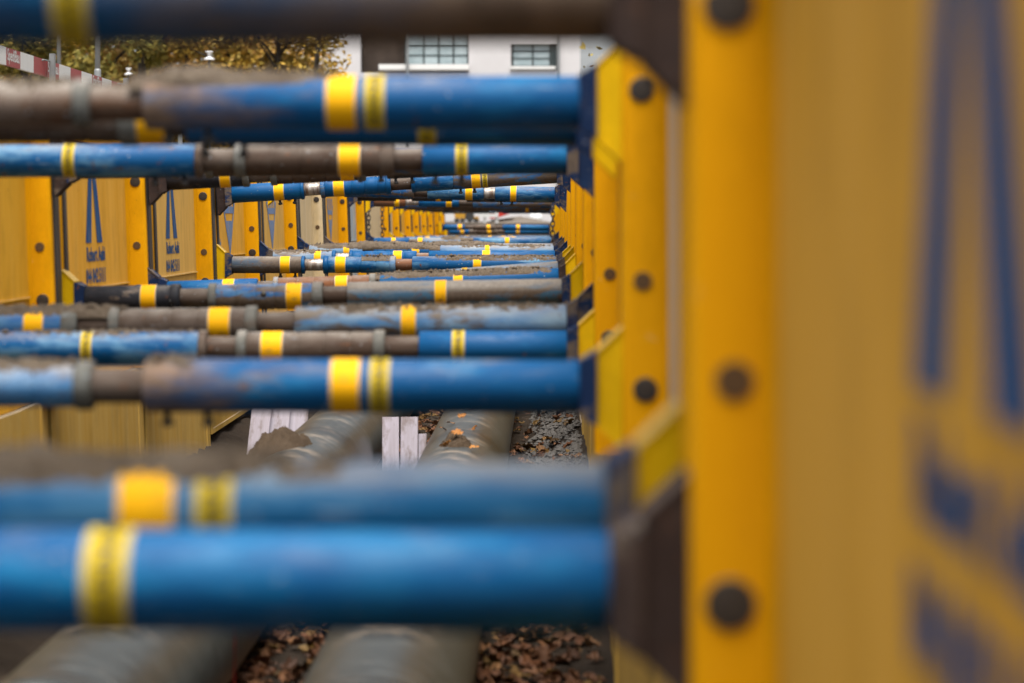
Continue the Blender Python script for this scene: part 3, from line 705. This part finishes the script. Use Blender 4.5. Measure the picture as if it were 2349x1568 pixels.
soil_on(S_of(L10), 1020, 1262, .010, "soil crust on the right end of the ribbed-sleeve strut", seed=10)
soil_on(S_of(L11), 790, 1150, .036, "soil ridge on the strut behind the ribbed sleeve", seed=11, wide=1.2, floor_=.55)
soil_on(S_of(L12), 1010, 1120, .025, "soil patch on the strut below the chains", seed=12)

# ------------------------------------------------------------------ chains in front of the pale panel
b = MB(); b.torus(.024, .0065, 12, 6, 'y', 1.75); LINK = b.mesh('link', M['chain'])
def chain(X, Y, z0, z1, label):
    r = thing('hanging_chain', label, 'chain', (X, Y, z0), 'chains hanging on the trench walls')
    n = int((z0 - z1) / .062)
    for k in range(n): link('link', LINK, r, (0, 0, -.03 - k * .062), (0, 0, (k % 2) * 1.35 + R.uniform(-.2, .2)))
    return r
chain(PX(846, 33.2), 33.2, .15, -.33, "rusty chain hanging before the pale panel, left one of the pair")
chain(PX(877, 36.6), 36.6, .15, -.33, "rusty chain hanging before the pale panel, right one of the pair")
chain(PX(1268, 31.0), 31.0, .2, -.36, "pale dusty chain hanging along the right wall near the far end")

# ------------------------------------------------------------------ pipes, planks, mounds in the trench
def pipe(xc, zc, r, label):
    b = MB(); b.lathe([(.5, r)] + [(y, r) for y in np.linspace(1, 58, 40)], 64, 'y', c=(0, 0, 0))
    for y in (6.8, 12.6 + 10.5, 35, 47): b.lathe([(y - .12, r + .001), (y - .12, r + .016), (y + .12, r + .016), (y + .12, r + .001)], 48, 'y', caps=False)
    o = b.build('drain_pipe', M['pipe'], None, (xc, 0, zc)); return tag(o, label, 'pipe', 'grey pipes on the trench floor')
pipe(-.523, -1.603, .277, "grey pipe on the trench floor, nearer the right wall")
pipe(-1.43, -1.595, .285, "grey pipe on the trench floor, nearer the left wall")

def plank(x, y, w_, ztop, zbot, label, rot=0.0, th=.035, group='white planks standing in the trench'):
    b = MB(); c = .004
    b.prism([(-w_ / 2 + c, 0), (w_ / 2 - c, 0), (w_ / 2, c), (w_ / 2, th - c), (w_ / 2 - c, th), (-w_ / 2 + c, th), (-w_ / 2, th - c), (-w_ / 2, c)], 0, ztop - zbot, 'z')
    o = b.build('white_plank', M['plank'], None, (x, y, zbot)); o.rotation_euler = (rad(-4), rot, rad(R.uniform(-4, 4)))
    return tag(o, label, 'plank', group)
Yp = 16.2
plank(PX(896, Yp), Yp, .113, PZ(958, Yp), FLOOR, "dirty white plank between the pipes, with brown stain")
plank(PX(937, Yp), Yp + .01, .115, PZ(958, Yp), FLOOR, "clean pale lilac plank between the pipes, middle of three")
plank(PX(967, Yp), Yp + .05, .055, PZ(998, Yp), FLOOR, "short narrow white plank beside the right pipe")
Yp = 17.0
plank(PX(585, Yp), Yp, .14, PZ(925, Yp), -1.75, "white plank leaning at the left soil bank, outermost of three", rot=rad(6))
plank(PX(628, Yp), Yp + .03, .15, PZ(925, Yp), -1.78, "lilac white plank leaning between two others at the bank", rot=rad(5))
plank(PX(672, Yp), Yp + .06, .15, PZ(925, Yp), -1.78, "white plank leaning at the bank, next to the left pipe", rot=rad(3))

def mound(x, y, z, rx, ry, h, label, mat='soilb', seed=0, name='soil_mound', below=.15):
    b = MB(); n, k = 72, 30; vs = [(x, y, z + h)]
    for j in range(1, k + 1):
        t = j / k
        for i in range(n):
            a = 2 * math.pi * i / n
            q = 1 + .18 * nz(math.cos(a) * 1.5 + seed, math.sin(a) * 1.5, seed)
            px, py = x + rx * t * q * math.cos(a), y + ry * t * q * math.sin(a)
            hh = h * max(-.5, (1 - t) ** .8) + (.06 * h + .016) * (nz(px * 14, py * 8, seed) + .7 * nz(px * 40, py * 20, seed) + .5 * nz(px * 90, py * 40, seed)) - below * t ** 3
            vs.append((px, py, z + hh))
    fs = [(0, 1 + i, 1 + (i + 1) % n) for i in range(n)]
    for j in range(k - 1):
        fs += [(1 + j * n + i, 1 + (j + 1) * n + i, 1 + (j + 1) * n + (i + 1) % n, 1 + j * n + (i + 1) % n) for i in range(n)]
    b.add(vs, fs, 0, True); return tag(b.build(name, M[mat]), label, 'soil mound', kind='stuff')
mound(PX(648, 14), 14.0, -1.385, .30, .55, .175, "brown soil mound on top of the left grey pipe", seed=3)
mound(PX(1045, 14.2), 14.2, -1.345, .15, .4, .085, "brown soil mound with leaves on the right grey pipe", seed=8)
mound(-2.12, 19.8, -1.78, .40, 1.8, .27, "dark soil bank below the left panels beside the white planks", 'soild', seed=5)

# ------------------------------------------------------------------ fallen leaves
def leaf_mesh(seed):
    rr = random.Random(seed); b = MB(); n = 9; pts = []
    for i in range(n):
        t = i / (n - 1); 
        wd = math.sin(math.pi * min(1, t * 1.05)) ** .7 * (.55 if i % 2 else .30) * rr.uniform(.7, 1.2)
        pts.append((t - .5, wd, .16 * math.sin(t * 3 + seed) + rr.uniform(-.05, .05)))
    top = [(p[0], p[1], p[2] + rr.uniform(-.05, .22)) for p in pts]; bot = [(p[0], -p[1], p[2] + rr.uniform(-.05, .22)) for p in pts]
    vs = pts and [(p[0], 0, p[2]) for p in pts] + top + bot
    fs = []
    for i in range(n - 1):
        fs.append((i, i + 1, n + i + 1, n + i)); fs.append((i + 1, i, 2 * n + i, 2 * n + i + 1))
    b.add(vs, fs); return b
LM = [leaf_mesh(s).mesh('leaf', M['litter']) for s in range(7)]
LO = [leaf_mesh(s + 20).mesh('fallen_leaf', M['leafo']) for s in range(3)]
rr = random.Random(5)
cnt = 0
while cnt < 285:
    if rr.random() < .72:
        g = rr.random() < .5; y = rr.uniform(9.3, 11.6); x = rr.uniform(-1.22, -.76) if g else rr.uniform(-.30, .20)
    else: y = rr.uniform(15, 24); x = rr.uniform(-.22, .2) if rr.random() < .35 else rr.uniform(-1.15, -.8)
    o = link('leaf', LM[rr.randrange(7)], trench_floor, (x, y, floor_z(x, y) + .022 + rr.uniform(0, .03)))
    s_ = rr.uniform(.06, .115); o.scale = (s_, s_ * rr.uniform(.8, 1.2), s_ * 1.1)
    o.rotation_euler = (rr.gauss(0, .35), rr.gauss(0, .35), rr.uniform(0, 6.3)); cnt += 1
# the rest of the litter as one mass
b = MB(); protos = [leaf_mesh(s) for s in range(7)]
for q in range(1300):
    y = rr.uniform(8.0, 26); g = rr.random() < .5
    x = rr.uniform(-1.25, -.72) if g else rr.uniform(-.34, .22)
    if y > 14 and not g and rr.random() < .8: continue
    p = protos[rr.randrange(7)]; s_ = rr.uniform(.05, .10)
    mt = Matrix.Translation((x, y, floor_z(x, y) + .012)) @ Matrix.Rotation(rr.uniform(0, 6.3), 4, 'Z') @ Matrix.Rotation(rr.gauss(0, .3), 4, 'X') @ Matrix.Scale(s_, 4)
    b.add([mt @ Vector(v_) for v_ in p.v], p.f)
tag(b.build('leaf_litter', M['litter']), "brown leaf litter covering the trench floor between the pipes", 'leaves', kind='stuff')
# gravel on the floor by the right wall
b = MB()
for q in range(5200):
    y = rr.uniform(14.5, 27); x = rr.triangular(-.16, .27, .2); s_ = rr.uniform(.006, .022) * (1 if rr.random() < .8 else 1.7); z = floor_z(x, y) + s_ * .3
    b.add([(x + s_ * rr.uniform(.6, 1.3) * d[0], y + s_ * rr.uniform(.6, 1.3) * d[1], z + s_ * rr.uniform(.5, 1) * d[2]) for d in ((1, 0, 0), (-1, 0, 0), (0, 1, 0), (0, -1, 0), (0, 0, 1), (0, 0, -1))],
          [(0, 2, 4), (2, 1, 4), (1, 3, 4), (3, 0, 4), (2, 0, 5), (1, 2, 5), (3, 1, 5), (0, 3, 5)])
tag(b.build('gravel', flat("grey_gravel", (.11, .10, .09), .9, 0, .7, 30)), "grey gravel on the trench floor beside the right wall", 'gravel', kind='stuff')
# leaves lying on the pipes and mounds
def leaf_on(xp, Y, label, xc=-.523, zc=-1.603, r=.277, dz=0.0):
    x = PX(xp, Y); z = zc + math.sqrt(max(.0, r * r - (x - xc) ** 2)) + .012 + dz
    o = link('fallen_leaf', LO[rr.randrange(3)], None, (x, Y, z)); s_ = rr.uniform(.055, .075); o.scale = (s_, s_, s_ * .7)
    o.rotation_euler = (rr.gauss(0, .3), rr.gauss(0, .4), rr.uniform(-.6, .6)); return tag(o, label, 'leaf', 'orange leaves lying on the pipes')
for xp, Y, lb in ((1018, 15.3, "orange leaf on the right pipe, just above the soil mound"), (1035, 15.6, "tiny orange leaf beside the one above the mound"),
                  (1060, 16.1, "orange leaf midway up the right pipe"), (1085, 15.2, "orange leaf at the right shoulder of the right pipe"),
                  (1055, 16.9, "upper curled leaf on the right pipe under the thick strut"), (1083, 16.7, "leaf on the right pipe right of the curled one")):
    leaf_on(xp, Y, lb)
leaf_on(742, 17.0, "single orange leaf on the left grey pipe", -1.43, -1.595, .285)
for xp, Y, lb in ((1050, 14.1, "large orange leaf on top of the mound on the pipe"), (1022, 13.9, "orange leaf on the left slope of the pipe mound"), (1088, 13.9, "orange leaf on the right slope of the pipe mound")):
    leaf_on(xp, Y, lb, dz=.06 if xp == 1050 else .02)
b = MB(); b.path([(PX(526, 8.2), 8.2, -1.1), (PX(532, 8.2), 8.2, -1.32), (PX(540, 8.3), 8.3, -1.45), (PX(536, 8.4), 8.4, -1.62), (PX(540, 8.4), 8.4, -1.86)], .004, 6)
tag(b.build('red_cable', M['cable']), "thin red cable hanging beside the left pipe", 'cable')

# ------------------------------------------------------------------ barrier boards on the left edge of the street
BX = -3.6
for k in range(4):
    y0 = 14.41 + 3.06 * (k - 1); y1 = y0 + 3.06
    if k == 3: y1 = y0 + 3.0
    nm_ = ["barrier board ahead of the first post, out of the frame", "red and white barrier board at the left edge, nearest lettered one", "red and white barrier board right of the first grey post", "farthest red and white barrier board, sinking behind the soil hump"][k]
    if k == 0: continue
    root = thing('barrier_board', nm_, 'barrier board', (BX, y0, 1.02), 'red and white barrier boards')
    b = MB(); n = 7; st = (y1 - y0 - .02) / n
    for q in range(n): b.box(-.024, 0, .01 + q * st, .01 + (q + 1) * st, 0, .119, 0 if q % 2 == 0 else 1)
    bo = b.build('board', [M['red'], M['white']], root)
    for q in (0, 4):
        b = MB(); vs, fs, Lw = text_mesh("SpediBau", .02); kk = st * .86 / Lw
        b.add([(.0015, .01 + q * st + st * .07 + t[0] * kk, .038 + t[1] * kk * 1.05) for t in vs], fs); b.build('lettering', M['white'], root)
for k, lb in enumerate(("grey square barrier post at the first board joint", "grey barrier post farther along, at the soil hump", "third grey barrier post hidden behind the strut")):
    y = 17.47 + 3.06 * k
    r = thing('barrier_post', lb, 'post', (BX + .026, y, GL), 'grey posts of the barrier')
    b = MB(); b.box(-.002, .033, -.03, .03, 0, 1.165); b.build('post', M['steel'], r)
    b = MB(); b.path([(.0, -.03, 1.11), (-.02, -.14, 1.112), (-.05, -.24, 1.09)], .006, 6); b.build('hook', M['steel'], r)
for (x, y, rr_, lb, sl) in ((135, 28, .024, "thin grey steel pole before the hedge, left one", None), (224, 26, .029, "grey steel pole with thicker foot sleeve before the hedge", 1.56)):
    r = thing('steel_pole', lb, 'pole', (PX(x, y), y, GL), 'steel poles before the hedge')
    b = MB(); b.lathe([(0, rr_), (3.4, rr_), (3.42, rr_ * .6)], 18, 'z'); b.build('shaft', M['steel'], r)
    if sl: b = MB(); b.lathe([(0, rr_ + .008), (sl, rr_ + .008), (sl + .02, rr_ + .001)], 18, 'z'); b.build('sleeve', M['steel'], r)
for (x, yy, Y, s_, lb) in ((480, 128, 40, 1.0, "white bell-shaped lamp before the hedge, upper one"), (295, 165, 42, .8, "smaller white bell-shaped lamp before the hedge, lower one")):
    zc = PZ(yy, Y); r = thing('garden_lamp', lb, 'lamp', (PX(x, Y), Y, GL), 'white bell-shaped lamps')
    b = MB(); b.lathe([(-.075 * s_, .088 * s_), (-.05 * s_, .085 * s_), (-.035 * s_, .05 * s_), (-.015 * s_, .028 * s_)], 20, 'z', c=(0, 0, zc - GL)); b.build('lamp_shade', M['lamp'], r)
    b = MB(); b.lathe([(-.012 * s_, .02 * s_), (.03 * s_, .03 * s_), (.06 * s_, .062 * s_), (.075 * s_, .06 * s_)], 20, 'z', c=(0, 0, zc - GL)); b.build('cap', M['lamp'], r)
    b = MB(); b.lathe([(0, .02), (zc - GL - .076 * s_, .02)], 10, 'z'); b.build('stem', M['dark'], r)

# ------------------------------------------------------------------ trees and hedge
def leaf_cloud(blobs, n, size, seed, flat_=.5):
    """n small leaf quads spread through uneven clumps"""
    g = np.random.default_rng(seed)
    B = np.array(blobs); wts = B[:, 3] * B[:, 4] * B[:, 5]; idx = g.choice(len(B), n, p=wts / wts.sum())
    d = g.normal(size=(n, 3)); d /= np.linalg.norm(d, axis=1)[:, None]; rad_ = g.random(n) ** (1 / 2.2)
    c = B[idx, :3] + d * rad_[:, None] * B[idx, 3:6]
    s = size * g.uniform(.5, 1.3, n)
    a = g.normal(size=(n, 3)); a /= np.linalg.norm(a, axis=1)[:, None]
    t = np.cross(a, g.normal(size=(n, 3))); t /= np.linalg.norm(t, axis=1)[:, None]
    V = np.stack([c - a * s[:, None], c + t * s[:, None] * .5, c + a * s[:, None], c - t * s[:, None] * .5], 1).reshape(-1, 3)
    me = bpy.data.meshes.new('crown'); me.vertices.add(4 * n); me.vertices.foreach_set('co', V.ravel())
    me.loops.add(4 * n); me.loops.foreach_set('vertex_index', np.arange(4 * n)); me.polygons.add(n)
    me.polygons.foreach_set('loop_start', np.arange(0, 4 * n, 4)); me.update(calc_edges=True); return me
def tree(x, y, h, spread, mat, label, n=5200, size=.075, seed=0, low=.25, group='autumn trees behind the barrier', trunk=.12, droop=None):
    g = random.Random(seed); r = thing('autumn_tree', label, 'tree', (x, y, GL), group)
    b = MB(); b.path([(0, 0, 0), (.05, .02, h * .25), (-.04, 0, h * .5), (.03, .04, h * .75), (0, 0, h * .95)], [trunk, trunk * .8, trunk * .6, trunk * .35, trunk * .1], 9)
    blobs = []
    for k in range(26):
        a = g.uniform(0, 6.28); z = h * g.uniform(low, 1.0); q = spread * math.sqrt(g.random()) * (1 - .35 * z / h)
        c = (q * math.cos(a), q * math.sin(a) * .8, z); s_ = spread * g.uniform(.22, .42)
        blobs.append((*c, s_, s_, s_ * g.uniform(.6, .9)))
        if k % 3 == 0: b.path([(0, 0, max(.2, z - spread * .5)), (c[0] * .5, c[1] * .5, z - spread * .15), c], [trunk * .35, trunk * .22, trunk * .08], 6)
    if droop: blobs += droop
    b.build('trunk', M['bark'], r)
    me = leaf_cloud(blobs, n, size, seed); me.materials.append(M[mat]); link('crown', me, r)
    return r
tr = [(60, 47, 6.0, 2.2, 'fol_green', "dark olive tree behind the lettered barrier board"), (230, 52, 6.6, 2.3, 'fol_orange', "rust-orange tree behind the steel poles"),
      (330, 45, 5.6, 1.5, 'fol_green', "olive green shrub-like tree around the lower white lamp"), (430, 54, 6.4, 2.2, 'fol_orange', "orange brown tree left of the upper white lamp"),
      (530, 50, 6.2, 1.7, 'fol_gold', "golden tree right of the upper white lamp"), (640, 56, 6.6, 2.0, 'fol_gold', "yellow gold tree touching the white house"), (150, 58, 7, 2.6, 'fol_dark', "dark tree filling the gap behind the poles"),
      (560, 62, 7, 2.4, 'fol_orange', "tall orange tree behind the golden one"), (380, 62, 7.2, 2.6, 'fol_dark', "dark green tall tree behind the orange brown one")]
for k, (x, Y, h, sp, mt, lb) in enumerate(tr): tree(PX(x, Y), Y, h, sp, mt, lb, n=17000, size=.072, seed=40 + k, low=.08)
r = thing('hedge', "tall brown-green beech hedge closing the view behind the autumn trees", 'hedge', (PX(260, 66), 66, GL))
g = random.Random(3); bl = [(g.uniform(-5.6, 5.4), g.uniform(-.6, .6), g.uniform(.3, 5.6), 1.0, .5, .7) for q in range(120)]
me = leaf_cloud(bl, 34000, .10, 8); me.materials.append(M['fol_dark']); link('foliage', me, r)
b = MB()
for q in range(14): b.path([(-5.4 + q * .82, 0, 0), (-5.4 + q * .82 + .1, 0, 2.5), (-5.4 + q * .82, 0, 5.2)], [.09, .07, .02], 6)
b.build('stem', M['bark'], r)
t_ = tree(PX(728, 48), 48, 5.2, 1.0, 'fol_gold', "small bare-branched golden tree with dark trunk before the house wall", n=750, size=.06, seed=77, low=.5, trunk=.10)
# low yellow-green shrubs just behind the barrier
for k, (x, Y, lb) in enumerate(((40, 22, "yellow-green shrub under the barrier board at the left edge"), (130, 24, "low shrub with yellow leaves behind the first barrier post"))):
    r = thing('shrub', lb, 'shrub', (PX(x, Y), Y, GL), 'shrubs under the barrier')
    g = random.Random(k); bl = [(g.uniform(-.6, .6), g.uniform(-.3, .3), g.uniform(.3, 1.12), .3, .25, .22) for q in range(14)]
    me = leaf_cloud(bl, 2600, .035, 90 + k); me.materials.append(M['fol_yellow']); link('foliage', me, r)
    b = MB()
    for q in range(5): b.path([(0, 0, 0), (bl[q][0] * .5, 0, .4), bl[q][:3]], [.015, .01, .004], 5)
    b.build('stem', M['bark'], r)
tree(2.3, 31, 4.2, 1.3, 'fol_dark', "tree whose leafy twigs hang against the sky by the right wall", n=2600, size=.05, seed=5, low=.5, group=None, trunk=.1,
     droop=[(-1.75, 0, PZ(108, 31) - GL, .26, .2, .035), (-1.7, 0, PZ(126, 31) - GL, .15, .2, .03), (-1.72, 0, PZ(158, 31) - GL, .16, .2, .035)])

# ------------------------------------------------------------------ house beyond the trees
HY = 84.0
def HX(x): return PX(x, HY)
def HZ(y): return PZ(y, HY)
house = thing('apartment_house', "white apartment house with dark gridded windows behind the trees", 'house', (HX(1000), HY, -.15))
hx0, hy0, hz0 = house.location
def hb(x0, x1, y0, y1, d0, d1): return (HX(x0) - hx0, HX(x1) - hx0, d0, d1, HZ(y1) + .15, HZ(y0) + .15)
b = MB()
top = 1.0
for (x0, x1, y0, y1) in ((560, 827, -180, 509), (827, 1075, 168, 509), (1075, 1172, -180, 509), (1172, 1278, 163, 509), (1278, 1331, -180, 509), (827, 1075, -180, 60), (1172, 1278, -180, 100)):
    b.box(*hb(x0, x1, y0, y1, 0, .35))
b.box(*hb(560, 1331, -180, 509, 1.6, 9))
b.build('wall', M['plaster'], house)
b = MB(); b.box(*hb(827, 928, 60, 168, .9, 1.5)); b.build('loggia_wall', M['recess'], house)
b = MB(); b.box(*hb(870, 1076, 149, 161, -.25, .0)); b.box(*hb(870, 1076, 161.5, 164, -.18, 0)); b.build('balcony_edge', M['sill'], house)
b = MB(); b.box(*hb(1171, 1274, 153, 159, -.12, .0)); b.box(*hb(1171, 1274, 159.5, 162, -.07, 0)); b.build('sill', M['sill'], house)
def window(x0, x1, cols, rows, d=.12):
    b = MB(); f = 1.8
    y0, y1 = rows[0], rows[-1]
    for x in cols: b.box(*hb(x - f, x + f, y0, y1, d, d + .08))
    for y in rows:
        for c0, c1 in zip(cols[:-1], cols[1:]): b.box(*hb(c0 + f, c1 - f, y - 1.4, y + 1.4, d + .01, d + .07))
    wn = b.build('window', M['frame'], house)
    for c0, c1 in zip(cols[:-1], cols[1:]):
        for r0, r1 in zip(rows[:-1], rows[1:]):
            b = MB(); b.box(*hb(c0 + f, c1 - f, r0 + 1.4, r1 - 1.4, d + .03, d + .05)); b.build('pane', M['glass'], wn)
window(928, 1075, [930, 972, 1006, 1040, 1073], [62, 103, 127, 150])
window(1172, 1278, [1176, 1222, 1262], [78, 117, 134, 152])
b = MB(); b.box(*hb(1264, 1277, 60, 168, .05, .2)); b.build('shutter_rail', M['frame'], house)
for x in (936, 1281):
    b = MB(); b.lathe([(0, .05), (HZ(-170) - HZ(509), .05)], 10, 'z', c=(HX(x) - hx0, -.12 if x > 1000 else -.35, 0)); b.build('downpipe', M['steel'], house)
b = MB(); b.box(HX(545) - hx0, HX(1340) - hx0, -.5, 9.4, HZ(-180) + .151, HZ(-200) + .15); b.build('roof', M['recess'], house)

# ------------------------------------------------------------------ building site beyond the far opening
mound(PX(1190, 78), 78, -.2, 1.3, 3.5, .24, "grey sand heap beyond the far trench end", 'earth', seed=21, below=.02)
mound(PX(1060, 92), 92, -.2, 2.2, 4, .26, "flat earth heap far behind the yellow machine", 'earth', seed=22, below=.02)
Yb = 72.0
r = thing('trestle_barrier', "white trestle barrier standing beyond the far trench opening", 'barrier', (PX(1120, Yb), Yb, PZ(517, Yb)))
b = MB(); z0 = PZ(517, Yb)
b.box(PX(1098, Yb) - r.location.x, PX(1143, Yb) - r.location.x, -.02, .02, PZ(499, Yb) - z0, PZ(491, Yb) - z0); b.build('rail', M['white'], r)
b = MB(); b.box(PX(1098, Yb) - r.location.x, PX(1143, Yb) - r.location.x, -.02, .02, PZ(480, Yb) - z0, PZ(472, Yb) - z0); b.build('rail', M['white'], r)
for x0, x1 in ((1109, 1115), (1136, 1143)):
    b = MB(); b.box(PX(x0, Yb) - r.location.x, PX(x1, Yb) - r.location.x, .021, .06, 0, PZ(470, Yb) - z0); b.build('leg', M['white'], r)
Ys = 76.0; r = thing('skip', "red skip with sloping end behind the white trestle", 'skip', (PX(1124, Ys), Ys, PZ(505, Ys)))
z0 = PZ(505, Ys); q = lambda x, y: (PX(x, Ys) - r.location.x, PZ(y, Ys) - z0)
b = MB(); b.prism([q(1122, 501), q(1136, 502), q(1176, 488), q(1176, 474), q(1122, 474)], 0, 1.2, 'y'); b.build('body', M['redbin'], r)
b = MB(); b.prism([q(1120, 474), q(1178, 474), q(1178, 471), q(1120, 471)], -.04, 1.24, 'y'); b.build('rim', M['redbin'], r)
for x in (1126, 1134): b = MB(); b.prism([q(x, 502), q(x + 3, 502.2), q(x + 3, 505), q(x, 505)], .1, 1.1, 'y'); b.build('foot', M['dark'], r)
Ym = 82.0; r = thing('mini_dumper', "small yellow dumper with dark cab seen through the far opening", 'dumper', (PX(1060, Ym), Ym, -.18))
q = lambda x: PX(x, Ym) - r.location.x
b = MB(); b.prism([(q(1044), .12), (q(1066), .12), (q(1070), .45), (q(1040), .5)], 0, .8, 'y'); b.build('tub', M['machine'], r)
b = MB(); b.box(q(1067), q(1086), 0, .7, .10, .8); b.build('cab', M['dark'], r)
b = MB(); b.box(q(1087), q(1098), .1, .6, .06, .22); b.build('bonnet', M['machine'], r)
for x in (1048, 1061, 1078, 1092):
    b = MB(); b.lathe([(-.06, .06), (-.05, .085), (.05, .085), (.06, .06)], 18, 'y', c=(q(x), -.07, .085)); b.build('wheel', M['tyre'], r)
Yg = 80.0; o = MB()
g = random.Random(4); n = 18; prof = [(0, .17), (.04, .2), (.14, .215), (.24, .2), (.30, .15), (.31, .02)]
o.lathe(prof, n, 'z'); r = tag(o.build('sand_bag', M['bag'], None, (PX(1229, Yg), Yg, PZ(511, Yg))), "white bulk bag beside the far right post", 'bag')
